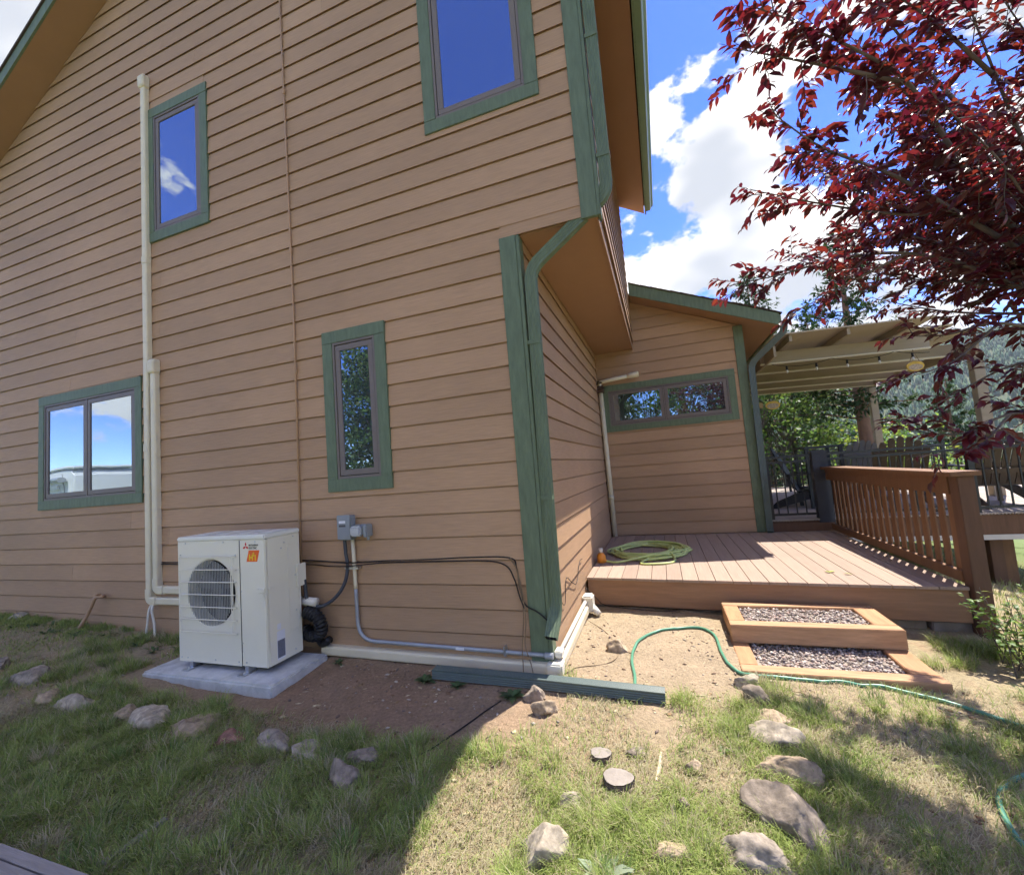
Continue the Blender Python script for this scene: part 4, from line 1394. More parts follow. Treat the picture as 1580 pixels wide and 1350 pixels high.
# ------------------------------------------------------------------ covered pergola over the raised deck
pg = empty('pergola', 'tan painted pergola with solid panel roof over the raised deck', 'pergola', (4.0, 6.2, ZU))
invp = Matrix.Translation((-4.0, -6.2, -ZU))
def PG(o):
    o.parent = pg; o.matrix_parent_inverse = invp; return o
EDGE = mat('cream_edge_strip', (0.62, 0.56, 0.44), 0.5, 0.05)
def prz(x): return 2.91 - 0.040 * (x - 2.8)      # underside of the cross beams, falling away from the house
for y in (5.28, 6.22, 7.35, 8.40, 9.35):
    xe = 4.95 if y < 6 else 5.79
    b = MB().prism([(2.64, prz(2.64)), (xe, prz(xe)), (xe, prz(xe) + 0.185), (2.64, prz(2.64) + 0.185)], 1, y - 0.02, y + 0.02)
    PG(b.obj('cross_beam', PERG, None))
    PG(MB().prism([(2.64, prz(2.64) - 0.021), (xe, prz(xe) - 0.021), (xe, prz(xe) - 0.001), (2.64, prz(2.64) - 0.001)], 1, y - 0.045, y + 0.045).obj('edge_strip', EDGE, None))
PG(MB().prism([(5.85, prz(5.83) - 0.03), (9.85, prz(5.83) - 0.03), (9.85, prz(5.83) + 0.14), (5.85, prz(5.83) + 0.14)], 0, 5.81, 5.85).obj('side_beam', PERG, None))
PG(MB().prism([(4.62, prz(2.7) - 0.03), (9.85, prz(2.7) - 0.03), (9.85, prz(2.7) + 0.14), (4.62, prz(2.7) + 0.14)], 0, 2.70, 2.735).obj('side_beam', PERG, None))
for x in (2.95, 3.70, 4.45, 5.20):
    PG(MB().box((x - 0.02, 4.60 if x < 5 else 5.7, prz(x) + 0.187), (x + 0.02, 9.85, prz(x) + 0.29)).obj('purlin', PERG, None))
for i in range(6):
    x0_ = 2.62 + i * 0.53; x1_ = x0_ + 0.528
    PG(MB().prism([(x0_, prz(x0_) + 0.294), (x1_, prz(x1_) + 0.294), (x1_, prz(x1_) + 0.312), (x0_, prz(x0_) + 0.312)], 1, (4.56, 4.56, 4.56, 4.56, 5.2, 5.8)[i], 9.95).obj('roof_panel', PERGROOF, None))
for (x, y) in ((5.83, 9.6), (5.83, 5.95), (2.80, 9.6)):
    PG(box('post', (x - 0.07, y - 0.07, ZU + 0.001), (x + 0.07, y + 0.07, prz(x) - 0.032), PERG, None, 0.005))

# string lights
SOCK = mat('black_lamp_socket', (0.015, 0.015, 0.015), 0.5, 0.05)
def string_lights(label, p0, p1, n, sag):
    e = empty('string_lights', label, 'string lights', p0, group='string lights under the pergola')
    inv = Matrix.Translation((-p0[0], -p0[1], -p0[2]))
    def P(o):
        o.parent = e; o.matrix_parent_inverse = inv; return o
    a, b = Vector(p0), Vector(p1)
    pts = []
    for i in range(n * 4 + 1):
        t_ = i / (n * 4)
        q = a.lerp(b, t_)
        u_ = (t_ * n / 2) % 1.0
        q.z -= sag * 4 * u_ * (1 - u_)
        pts.append(q)
    P(MB().tube(pts, 0.005, 5).obj('wire', SOCK, None))
    for i in range(n):
        q = pts[i * 4 + 2]
        P(MB().cyl(q + Vector((0, 0, -0.004)), q + Vector((0, 0, -0.065)), 0.016, 8).obj('socket', SOCK, None))
        P(MB().tube([q + Vector((0, 0, -0.065)), q + Vector((0, 0, -0.078)), q + Vector((0, 0, -0.105)), q + Vector((0, 0, -0.125))], 0.018, 8, scales=[0.6, 1.0, 1.0, 0.35]).obj('bulb', BULB, None, smooth=True))
    return e


string_lights('string of clear bulbs slung along the front cross beam of the pergola', (2.80, 5.24, 2.88), (4.92, 5.24, 2.81), 5, 0.07)
string_lights('string of clear bulbs slung along the outer side beam of the pergola', (5.87, 5.9, 2.74), (5.87, 9.6, 2.74), 8, 0.09)
string_lights('string of clear bulbs along the far cross beam of the pergola', (2.9, 9.30, 2.82), (5.7, 9.30, 2.74), 6, 0.09)

# hanging ornaments
def hang_sign(label, p, w, h, M, M2):
    e = empty('hanging_ornament', label, 'ornament', p, group='ornaments hanging from the pergola')
    inv = Matrix.Translation((-p[0], -p[1], -p[2]))
    def P(o):
        o.parent = e; o.matrix_parent_inverse = inv; return o
    n_ = 18
    poly = [(p[0] + w * math.cos(2 * math.pi * i / n_), p[2] + h * math.sin(2 * math.pi * i / n_) * (1.0 if math.sin(2 * math.pi * i / n_) < 0 else 0.85)) for i in range(n_)]
    P(MB().prism(poly, 1, p[1] - 0.012, p[1] + 0.012).obj('plaque', M, None))
    poly = [(p[0] + w * 0.8 * math.cos(2 * math.pi * i / n_), p[2] - h * 0.2 + h * 0.55 * math.sin(2 * math.pi * i / n_)) for i in range(n_)]
    P(MB().prism(poly, 1, p[1] - 0.016, p[1] - 0.0125).obj('plaque_face', M2, None))
    for s_ in (-1, 1):
        P(MB().tube([(p[0] + s_ * w * 0.55, p[1], p[2] + h * 0.8), (p[0], p[1], p[2] + h + 0.17)], 0.004, 5).obj('cord', TANWIRE, None))
    return e


hang_sign('yellow oval plaque hanging under the front of the pergola', (4.72, 5.24, 2.555), 0.11, 0.085, mat('yellow_plaque', (0.62, 0.40, 0.06), 0.5, 0.2, 20.0), mat('speckled_plaque', (0.42, 0.32, 0.22), 0.6, 0.5, 45.0))
hang_sign('small yellow plaque hanging over the chairs near the wing corner', (2.92, 6.05, 2.27), 0.12, 0.085, MATS['yellow_plaque'], MATS['speckled_plaque'])
bh = empty('bird_house', 'little green roofed bird house hanging beside the wing corner', 'bird house', (2.66, 5.9, 2.22))
inv = Matrix.Translation((-2.66, -5.9, -2.22))
o = box('box', (2.60, 5.85, 2.22), (2.72, 5.95, 2.31), mat('ochre_wood', (0.36, 0.24, 0.10), 0.7, 0.2), None); o.parent = bh; o.matrix_parent_inverse = inv
o = MB().prism([(2.56, 2.305), (2.66, 2.40), (2.76, 2.305), (2.74, 2.305), (2.66, 2.385), (2.58, 2.305)], 1, 5.83, 5.97).obj('roof', GREEN, None); o.parent = bh; o.matrix_parent_inverse = inv
o = MB().tube([(2.66, 5.9, 2.39), (2.66, 5.9, 3.09)], 0.004, 5).obj('cord', TANWIRE, None); o.parent = bh; o.matrix_parent_inverse = inv

# ------------------------------------------------------------------ chairs and table on the raised deck
def adirondack(label, loc, rz, M):
    e = empty('adirondack_chair', label, 'chair', loc, rz, 'slatted deck chairs')
    # local frame: seat faces -y, back leans to +y
    nsl = 7
    for i in range(nsl):
        u = (i - (nsl - 1) / 2) / ((nsl - 1) / 2)
        x = u * 0.245
        L_ = 0.84 - 0.16 * u * u
        Mx = Matrix.Translation((x, 0.22, 0.27)) @ Matrix.Rotation(math.radians(-24), 4, 'X') @ Matrix.Rotation(u * 0.06, 4, 'Y')
        b = MB()
        hw = 0.036
        poly = [(-hw, 0), (hw, 0), (hw * 1.08, L_ - 0.03 - 0.02 * max(0, u)), (hw * 0.6, L_), (-hw * 0.6, L_), (-hw * 1.08, L_ - 0.03 + 0.02 * min(0, u))]
        b.prism(poly, 1, -0.011, 0.011)
        b.v = [tuple(Mx @ Vector(v)) for v in b.v]
        b.obj('back_slat', M, e)
    for h in (0.20, 0.55):
        Mx = Matrix.Translation((0, 0.235, 0.27)) @ Matrix.Rotation(math.radians(-24), 4, 'X')
        MB().box((-0.29, 0.004, h), (0.29, 0.03, h + 0.07), Mx).obj('back_brace', M, e)
    for i in range(6):
        t_ = i / 5
        y = -0.30 + t_ * 0.50
        z = 0.385 - t_ * 0.115
        MB().box((-0.27, y - 0.04, z), (0.27, y + 0.04, z + 0.02)).obj('seat_slat', M, e)
    for s_ in (-1, 1):
        x = s_ * 0.285
        MB().prism([(-0.34, 0.0), (-0.25, 0.0), (-0.26, 0.55), (-0.33, 0.55)], 0, x - 0.012, x + 0.012).obj('leg', M, e)
        MB().prism([(-0.30, 0.36), (-0.30, 0.27), (0.55, 0.0), (0.66, 0.0), (0.60, 0.06), (0.20, 0.25)], 0, s_ * 0.26 - 0.011, s_ * 0.26 + 0.011).obj('leg', M, e)
        MB().box((x - 0.07, -0.40, 0.551), (x + 0.07, 0.36, 0.573)).obj('armrest', M, e, bevel=0.008)
        MB().box((x - 0.02, 0.30, 0.28), (x + 0.02, 0.335, 0.55)).obj('arm_support', M, e)
    return e


adirondack('black slatted deck chair seen side on behind the short railing', (3.24, 5.45, ZU), math.radians(72), ADIRB)
adirondack('brown slatted deck chair with tall round back behind the wooden railing', (4.12, 4.95, ZU), math.radians(172), ADIR)
adirondack('grey slatted deck chair partly hidden behind the brown one', (4.02, 6.35, ZU), math.radians(190), ADIRG)
adirondack('brown slatted deck chair at the edge of the picture under the purple leaves', (5.15, 4.95, ZU), math.radians(176), ADIR)
tb = empty('bar_table', 'dark high table standing behind the charcoal post', 'table', (3.34, 5.45, ZU), math.radians(4))
MB().box((-0.29, -0.29, 0.96), (0.29, 0.29, 1.0)).obj('table_top', ADIRB, tb, bevel=0.006)
for sx in (-1, 1):
    for sy in (-1, 1):
        MB().box((sx * 0.24 - 0.025, sy * 0.24 - 0.025, 0), (sx * 0.24 + 0.025, sy * 0.24 + 0.025, 0.96)).obj('leg', ADIRB, tb)
for sx in (-1, 1):
    MB().box((sx * 0.24 - 0.015, -0.215, 0.25), (sx * 0.24 + 0.015, 0.215, 0.30)).obj('stretcher', ADIRB, tb)
    MB().box((-0.215, sx * 0.24 - 0.015, 0.28), (0.215, sx * 0.24 + 0.015, 0.33)).obj('stretcher', ADIRB, tb)
bn = empty('storage_bench', 'low dark bench in the shade behind the long railing', 'bench', (4.75, 6.6, ZU))
MB().box((-0.6, -0.22, 0.30), (0.6, 0.22, 0.36)).obj('seat', ADIRB, bn, bevel=0.005)
for sx in (-1, 1):
    MB().box((sx * 0.5 - 0.04, -0.2, 0), (sx * 0.5 + 0.04, 0.2, 0.30)).obj('leg', ADIRB, bn)

# ------------------------------------------------------------------ hoses
pts = []
cx, cy = 0.60, 2.70
for i in range(13 * 26):
    t_ = i / 26
    a = 2 * math.pi * t_
    j = int(t_)
    rr = random.Random(j)
    rx = 0.56 * (0.45 + 0.55 * rr.random()) ; ry = 0.56 * (0.42 + 0.55 * rr.random())
    rr2 = random.Random(j + 1)
    f = t_ - j
    rx = rx * (1 - f) + f * 0.56 * (0.45 + 0.55 * rr2.random()); ry = ry * (1 - f) + f * 0.56 * (0.42 + 0.55 * rr2.random())
    ox = (rr.random() - 0.5) * 0.18 * (1 - f) + (rr2.random() - 0.5) * 0.18 * f
    x = cx + ox + rx * math.cos(a) + 0.05 * math.sin(2 * a + j); y = cy + ry * math.sin(a) + 0.04 * math.sin(3 * a + j * 1.7)
    z = ZD + 0.014 + 0.0034 * t_ * (0.6 + 0.4 * math.sin(a * 1.5 + j))
    pts.append((x, y, max(z, ZD + 0.013)))
pts += smooth_path([pts[-1], (0.55, 2.05, ZD + 0.013), (0.72, 1.98, ZD + 0.013), (0.90, 2.10, ZD + 0.013), (0.85, 2.4, ZD + 0.05), (0.60, 2.20, ZD + 0.05), (0.30, 2.08, ZD + 0.013), (0.155, 2.10, ZD + 0.022)], 8)[1:]
o = MB().tube(pts, 0.0125, 8).obj('coiled_hose', HOSEL, None, smooth=True)
tag(o, 'lime green garden hose lying in loose coils on the low deck', 'hose')
nz_ = empty('hose_sprayer', 'orange hose end sprayer bottle standing beside the coiled hose', 'sprayer', (0.10, 2.12, ZD))
inv = Matrix.Translation((-0.10, -2.12, -ZD))
for o in (MB().tube([(0.10, 2.12, ZD + 0.001), (0.10, 2.12, ZD + 0.012), (0.10, 2.12, ZD + 0.075), (0.10, 2.12, ZD + 0.10), (0.10, 2.12, ZD + 0.115)], 0.052, 14, scales=[0.9, 1, 1, 0.72, 0.4]).obj('bottle', ORANGE, None, smooth=True),
          MB().cyl((0.10, 2.12, ZD + 0.115), (0.10, 2.12, ZD + 0.165), 0.024, 10).obj('cap', PVC, None, smooth=True),
          MB().cyl((0.06, 2.12, ZD + 0.06), (0.16, 2.10, ZD + 0.02), 0.018, 8).obj('inlet', ORANGE, None, smooth=True)):
    o.parent = nz_; o.matrix_parent_inverse = inv
hp = [(0.567, -0.10), (0.560, 0.05), (0.528, 0.266), (0.538, 0.496), (0.627, 0.747), (0.831, 0.913), (1.036, 0.951), (1.135, 0.805), (1.145, 0.502), (1.170, 0.32), (1.245, 0.215), (1.402, 0.185), (1.583, 0.190), (1.806, 0.205), (1.997, 0.200), (2.153, 0.140), (2.288, 0.078), (2.396, -0.022), (2.5, -0.14), (2.65, -0.3)]
sm = smooth_path([(x, y, 0) for x, y in hp], 10)
o = MB().tube([(p.x, p.y, gzf(p.x, p.y) + 0.011) for p in sm], 0.0108, 8).obj('garden_hose', HOSED, None, smooth=True)
tag(o, 'sea green garden hose looping over the dirt and along the lower step', 'hose')
hp = [(2.9, -0.45), (2.6, -0.42), (2.35, -0.45), (2.18, -0.52), (2.06, -0.63), (2.00, -0.74), (1.97, -0.86), (1.97, -1.0), (2.05, -1.2)]
sm = smooth_path([(x, y, 0) for x, y in hp], 10)
o = MB().tube([(p.x, p.y, gzf(p.x, p.y) + 0.011) for p in sm], 0.0108, 8).obj('garden_hose', HOSED, None, smooth=True)
tag(o, 'short curve of sea green hose in shaded grass at the right picture edge', 'hose')

# ------------------------------------------------------------------ plank walk at the near corner
bw = empty('plank_walk', 'weathered grey plank walk at the bottom corner of the picture', 'walkway', (-1.9, -2.2, 0.0))
inv = Matrix.Translation((1.9, 2.2, 0))
ang = math.atan2(-1.966 + 1.960, -1.282 + 1.899)
yw = -1.963
for i, wpl in enumerate((0.045, 0.095, 0.135, 0.135, 0.135, 0.135)):
    y1_ = yw; y0_ = y1_ - wpl; yw = y0_ - 0.006
    o = MB().box((-3.2, y0_, 0.018), (-0.9, y1_, 0.050)).obj('plank', WALK, None, bevel=0.003, segs=1); o.parent = bw; o.matrix_parent_inverse = inv
o = box('edge_board', (-3.2, -1.990, -0.14), (-0.9, -1.965, 0.0165), WALK, None, 0.003); o.parent = bw; o.matrix_parent_inverse = inv

# ------------------------------------------------------------------ stones
ROCKM = {}
def rock_mat(tone):
    if tone not in ROCKM:
        c = {'grey': (0.29, 0.245, 0.195), 'pale': (0.34, 0.29, 0.22), 'tan': (0.33, 0.255, 0.175), 'red': (0.25, 0.135, 0.105), 'dark': (0.225, 0.185, 0.145)}[tone]
        ROCKM[tone] = mat('granite_' + tone, c, 0.95, 0.55, 22.0, bump=1.0, bscale=42, spec=0.1, detail=10, objvar=0.12, big=0.0)
    return ROCKM[tone]


from mathutils import noise as mnoise


def rock(label, x, y, w, h, tone='grey', d=None, sink=0.35, rz=None, seed=0, flat=0.62, grp='rough stones edging the lawn'):
    rr = random.Random(seed * 7 + 3)
    bm = bmesh.new()
    bmesh.ops.create_icosphere(bm, subdivisions=4, radius=1.0)
    d = d or w * rr.uniform(0.6, 0.8)
    hh = h
    ofs = Vector((rr.uniform(-50, 50), rr.uniform(-50, 50), rr.uniform(-50, 50)))
    # cut the ball with a few planes so it has facets, then roughen it
    planes = [(Vector((rr.gauss(0, 1), rr.gauss(0, 1), rr.gauss(0.3, 0.7))).normalized(), rr.uniform(0.55, 0.86)) for _ in range(11)]
    for v in bm.verts:
        p = v.co.copy()
        for n_, k_ in planes:
            e_ = p.dot(n_) - k_
            if e_ > 0: p -= n_ * e_ * 0.97
        p *= 1 + 0.20 * mnoise.noise(v.co * 1.3 + ofs) + 0.10 * mnoise.noise(v.co * 3.7 + ofs) + 0.06 * mnoise.noise(v.co * 8 + ofs) + 0.03 * mnoise.noise(v.co * 17 + ofs)
        v.co = Vector((p.x * w / 2 * 1.12, p.y * d / 2 * 1.12, p.z * hh / 2 * 1.1))
    me = bpy.data.meshes.new('stone')
    bm.to_mesh(me); bm.free()
    me.polygons.foreach_set('use_smooth', [True] * len(me.polygons))
    me.materials.append(rock_mat(tone))
    o = link('stone', me, None, (x, y, gzf(x, y) + hh / 2 * (1 - 2 * sink)), (rr.uniform(-.12, .12), rr.uniform(-.12, .12), rr.uniform(-0.5, 0.5) if rz is None else rz))
    tag(o, label, 'stone', grp)
    return o


ROCKS = [
    ('grey stone at the left edge of the picture in the shaded lawn', -4.75, -0.88, 0.24, 0.15, 'grey'),
    ('low grey stone second from the left picture edge in the row of stones', -4.17, -0.93, 0.30, 0.14, 'grey'),
    ('small tan stone third from the left picture edge in the row of stones', -3.53, -1.08, 0.17, 0.10, 'tan'),
    ('flat pale stone fourth from the left picture edge in the row of stones', -3.20, -1.06, 0.25, 0.13, 'pale'),
    ('rounded tan stone just before the biggest pale stone below the pad', -2.72, -1.05, 0.19, 0.12, 'tan'),
    ('biggest pale stone in the row below the concrete pad', -2.45, -1.06, 0.33, 0.17, 'pale'),
    ('long low tan stone just after the biggest pale stone below the pad', -2.10, -1.06, 0.33, 0.12, 'tan'),
    ('small reddish stone half sunk in the shaded soil below the pad', -1.68, -1.10, 0.19, 0.075, 'red'),
    ('pale stone in the shade just after the small reddish stone', -1.37, -1.09, 0.25, 0.12, 'grey'),
    ('flat slab of grey stone before the dark boulder in the shade', -1.10, -1.10, 0.24, 0.12, 'grey'),
    ('dark rounded boulder in the shade near the shadow edge', -0.76, -1.23, 0.19, 0.20, 'dark'),
    ('grey stone tucked behind the dark boulder in the shade', -0.77, -1.08, 0.15, 0.10, 'dark'),
    ('small white stone lying by the wall at far left', -6.38, -0.07, 0.17, 0.10, 'pale'),
    ('round dark cobble against the loose downspout length', -0.03, -0.345, 0.13, 0.14, 'dark'),
    ('tan angular stone just below the round dark cobble', 0.07, -0.475, 0.13, 0.095, 'tan'),
    ('small flat brown stone beside the sawn log ends', 0.613, -0.72, 0.085, 0.04, 'dark'),
    ('grey stone half buried in sunny grass left of the sawn log ends', 0.35, -1.09, 0.11, 0.06, 'grey'),
    ('small pale stone in sunny grass below the larger sawn log end', 0.583, -1.115, 0.066, 0.058, 'pale'),
    ('pale grey stone touching the hose at the corner of the lower step', 1.24, 0.085, 0.15, 0.08, 'pale'),
    ('dark grey stone below the pale one at the step corner', 1.27, -0.12, 0.16, 0.13, 'dark'),
    ('pink grey stone third down from the step corner', 1.31, -0.31, 0.17, 0.11, 'tan'),
    ('wide pale stone fourth down from the step corner', 1.28, -0.46, 0.24, 0.11, 'pale'),
    ('large tan stone above the big grey boulder in dappled shade', 1.27, -0.70, 0.26, 0.14, 'tan'),
    ('biggest grey boulder in the dappled shade below the steps', 1.19, -0.985, 0.27, 0.20, 'dark'),
    ('blue grey stone at the bottom of the picture below the big boulder', 1.04, -1.20, 0.23, 0.13, 'grey'),
    ('small dark stone in dry grass left of the big boulder', 0.822, -1.01, 0.06, 0.06, 'dark'),
    ('little brown stone in the straw above the small dark stone', 0.865, -0.78, 0.085, 0.06, 'tan'),
    ('long tan stone lying in the grass at the bottom of the picture', 0.756, -1.27, 0.13, 0.08, 'tan'),
    ('small grey stone in the shade under the purple tree', 1.676, -0.945, 0.055, 0.04, 'grey'),
    ('large white stone in sunny grass at the bottom of the picture', 0.305, -1.37, 0.21, 0.15, 'pale'),
    ('angular brown stone lying on the bare dirt by the hose loop', 0.411, 0.44, 0.17, 0.13, 'tan'),
]
for i, (lb_, x, y, w, h, tone) in enumerate(ROCKS):
    rock(lb_, x, y, w * 1.08, h * 1.12, tone, seed=i + 1, sink=0.46 if h > 0.1 else 0.36)

# sawn log ends set in the ground, sticks
def log_end(label, x, y, r):
    e = empty('log_end', label, 'log', (x, y, gzf(x, y)), group='sawn log ends in the grass')
    n_ = 22
    rr = random.Random(int(x * 1000))
    rad = [r * (1 + 0.07 * math.sin(3 * i / n_ * 6.28 + rr.random()) + rr.uniform(-0.03, 0.03)) for i in range(n_)]
    lo = [(rad[i] * math.cos(6.2832 * i / n_), rad[i] * math.sin(6.2832 * i / n_) * 0.85, -0.05) for i in range(n_)]
    hi = [(p[0], p[1], 0.035) for p in lo]
    MB().add(lo + hi, [(i, (i + 1) % n_, n_ + (i + 1) % n_, n_ + i) for i in range(n_)]).obj('bark', BARK, e)
    top = [(p[0] * 0.97, p[1] * 0.97, 0.036 + 0.002 * rr.random()) for p in hi]
    MB().add(top + [(0, 0, 0.038)], [(i, (i + 1) % n_, n_) for i in range(n_)]).obj('cut_face', CUTWOOD, e)
    return e


log_end('smaller grey sawn log end in the sunny grass', 0.441, -0.78, 0.052)
log_end('larger grey sawn log end in the sunny grass', 0.544, -0.95, 0.070)
def stick(label, a, b, r, M):
    p0 = Vector((a[0], a[1], gzf(*a) + r)); p1 = Vector((b[0], b[1], gzf(*b) + r))
    mid = (p0 + p1) / 2 + Vector((0.006, 0.004, 0.004))
    o = MB().tube([p0, mid, p1], r, 6, scales=[0.8, 1.05, 0.7]).obj('stick', M, None)
    tag(o, label, 'stick')
stick('pale peeled stick lying in the sunny straw', (0.727, -0.70), (0.707, -0.905), 0.010, mat('peeled_wood', (0.50, 0.41, 0.28), 0.8, 0.15, 20.0))
o = MB().box((-0.014, -0.115, 0), (0.014, 0.115, 0.012)).obj('wood_scrap', WALK, None, bevel=0.002)
o.location = (-1.43, -1.735, gzf(-1.43, -1.735) + 0.012); o.rotation_euler = (0.02, 0.06, -0.06)
tag(o, 'weathered strip of wood lying in the shaded grass near the plank walk', 'wood scrap')

# ------------------------------------------------------------------ grass
def bare(x, y):
    """how bare the soil is, 0 lawn .. 1 trodden dirt"""
    n = fbm(x * 1.7, y * 1.7, 41, 3) - 0.5
    b1 = np.exp(-((x + 1.0) / 1.25) ** 4 - ((y + 0.35) / 0.50) ** 4)
    b2 = np.exp(-((x - 0.65) / 0.72) ** 4 - ((y - 0.55) / 0.72) ** 4) * 1.2
    b3 = np.exp(-((x - 1.9) / 0.55) ** 2 - ((y + 0.25) / 0.22) ** 2) * 0.5
    b4 = np.exp(-((x - 2.0) / 0.6) ** 2 - ((y + 0.9) / 0.35) ** 2) * 0.45
    b5 = np.exp(-((x - 0.75) / 0.35) ** 2 - ((y + 0.45) / 0.35) ** 2) * 0.6
    b6 = np.exp(-((x + 3.4) / 0.7) ** 2 - ((y + 0.35) / 0.3) ** 2) * 0.8
    return np.clip(np.maximum.reduce([b1, b2, b3, b4, b5, b6]) * 1.25 + n * 0.9, 0, 1)


def blocked(x, y):
    m_ = (x > -3.40) & (x < -1.75) & (y > -0.80) & (y < -0.08)
    m_ |= (x > 1.235) & (x < 2.35) & (y > 0.225) & (y < 1.4)
    m_ |= (x > 0) & (x < 2.97) & (y > deck_front(x) + 0.02) & (y < 4.1)
    m_ |= (y > -0.03) & (x < 0.06)
    m_ |= (x < -0.88) & (y < -1.955)
    m_ |= (np.abs(y + 0.225) < 0.045) & (x > -0.8) & (x < 0.76)
    return m_


def blades(px, py, L, wdt, az, lean, rgb):
    """two-segment blades bending over"""
    n = len(px)
    pz = gz(px, py) - 0.004
    dx, dy = np.cos(az), np.sin(az)
    sx, sy = -dy, dx
    h1 = L * 0.55 * np.cos(lean * 0.55); r1 = L * 0.55 * np.sin(lean * 0.55)
    h2 = h1 + L * 0.45 * np.cos(lean * 1.25); r2_ = r1 + L * 0.45 * np.sin(lean * 1.25)
    V = np.zeros((n, 5, 3))
    for k_, (r_, h_, w_, s_) in enumerate(((0, 0, 1, -1), (0, 0, 1, 1), (r1, h1, .75, -1), (r1, h1, .75, 1), (r2_, h2, 0, 0))):
        V[:, k_, 0] = px + dx * r_ + sx * wdt * 0.5 * w_ * s_
        V[:, k_, 1] = py + dy * r_ + sy * wdt * 0.5 * w_ * s_
        V[:, k_, 2] = pz + np.maximum(h_, 0.002 * k_)
    base = np.arange(n)[:, None] * 5
    F = np.concatenate([base + np.array([0, 1, 3]), base + np.array([0, 3, 2]), base + np.array([2, 3, 4])], 1)
    return V.reshape(-1, 3), F.ravel(), np.repeat(rgb, 5, 0)


def pick_col(n, kind):
    if kind == 'green':
        a, b = np.array([0.18, 0.25, 0.055]), np.array([0.38, 0.44, 0.14])
    elif kind == 'deep':
        a, b = np.array([0.11, 0.19, 0.045]), np.array([0.24, 0.33, 0.10])
    else:
        a, b = np.array([0.34, 0.29, 0.17]), np.array([0.52, 0.46, 0.30])
    t_ = RNG.random((n, 1))
    return a + (b - a) * t_


parts = []
# short thatch over the lawn
n0 = 250000
px = np.concatenate([RNG.uniform(-7.3, 3.9, n0 // 3), RNG.uniform(-3.6, 2.6, n0 - n0 // 3)])
py = np.concatenate([RNG.uniform(-1.95, 0.3, n0 // 3), RNG.uniform(-1.95, -0.1, n0 - n0 // 3)])
gr = fbm(px * 2.4, py * 2.4, 61, 3)
keep = (RNG.random(len(px)) > bare(px, py) * 1.15) & ~blocked(px, py) & (RNG.random(len(px)) < 0.35 + 1.1 * fbm(px * 5, py * 5, 71, 2))
px, py, gr = px[keep], py[keep], gr[keep]
gable_side = np.clip((-px - 0.2) / 1.2, 0, 1)            # a larger share of green blades on the gable side of the lawn
isg = RNG.random(len(px)) < np.clip((gr - 0.44) * 3.6 + 0.44 + 0.14 * gable_side, 0.15, 0.92)
wind = 0.6 + 2.2 * (fbm(px * 0.8, py * 0.8, 81, 2) - 0.5)
for k_ in (True, False):
    s_ = isg == k_
    n = int(s_.sum())
    Lb = RNG.uniform(0.035, 0.085, n) if k_ else RNG.uniform(0.03, 0.075, n)
    parts.append(blades(px[s_], py[s_], Lb, RNG.uniform(0.0022, 0.0042, n), wind[s_] + RNG.normal(0, 1.1, n), RNG.uniform(0.85, 1.5, n) if k_ else RNG.uniform(1.0, 1.55, n), pick_col(n, 'green' if k_ else 'straw')))
# tufts of longer fine grass
nt = 0
rt = np.random.default_rng(5)
while nt < 720:
    x, y = (rt.uniform(-4.6, 2.9), rt.uniform(-1.9, 0.1)) if rt.random() < 0.8 else (rt.uniform(2.4, 3.3), rt.uniform(-0.9, 1.15))
    if bare(np.array([x]), np.array([y]))[0] > 0.45 + 0.3 * rt.random() or blocked(np.array([x]), np.array([y]))[0] or fbm(np.array([x * 2.4]), np.array([y * 2.4]), 61, 3)[0] < 0.44: continue
    nt += 1
    n = int(rt.integers(55, 150)); R_ = rt.uniform(0.03, 0.095)
    r_ = R_ * np.sqrt(rt.random(n)); a_ = rt.uniform(0, 6.283, n)
    qx, qy = x + r_ * np.cos(a_), y + r_ * np.sin(a_)
    az = a_ * 0.55 + 0.45 * rt.uniform(0, 6.28) + rt.normal(0, 0.5, n)
    kind = rt.choice(['green', 'green', 'deep', 'straw'], p=[0.5, 0.25, 0.17, 0.08])
    parts.append(blades(qx, qy, rt.uniform(0.045, 0.125, n), rt.uniform(0.0018, 0.0034, n), az, rt.uniform(0.55, 1.4, n), np.where(rt.random((n, 1)) < 0.8, pick_col(n, kind), pick_col(n, 'straw'))))
# grass growing up round the edging stones
for (lb_, x, y, w, h, tone) in ROCKS:
    if -0.1 < y or (y > -0.5 and -0.2 < x < 0.2): continue
    n = int(150 * w / 0.2) + 40
    a_ = rt.uniform(0, 6.283, n); r_ = w * 0.5 * rt.uniform(0.85, 1.35, n)
    qx, qy = x + r_ * np.cos(a_), y + 0.75 * r_ * np.sin(a_)
    parts.append(blades(qx, qy, rt.uniform(0.035, 0.085, n), rt.uniform(0.002, 0.0038, n), rt.uniform(0, 6.283, n), rt.uniform(0.4, 1.3, n), np.where(rt.random((n, 1)) < 0.65, pick_col(n, 'green'), pick_col(n, 'straw'))))
# sunny grass beyond the rail post and around the deck supports
n = 26000
px = RNG.uniform(2.95, 7.5, n); py = RNG.uniform(-0.8, 9.0, n)
s_ = ~blocked(px, py)
px, py = px[s_], py[s_]; n = len(px)
parts.append(blades(px, py, RNG.uniform(0.05, 0.13, n), RNG.uniform(0.004, 0.007, n), RNG.uniform(0, 6.28, n), RNG.uniform(0.4, 1.2, n), np.where(RNG.random((n, 1)) < 0.6, pick_col(n, 'green'), pick_col(n, 'straw'))))
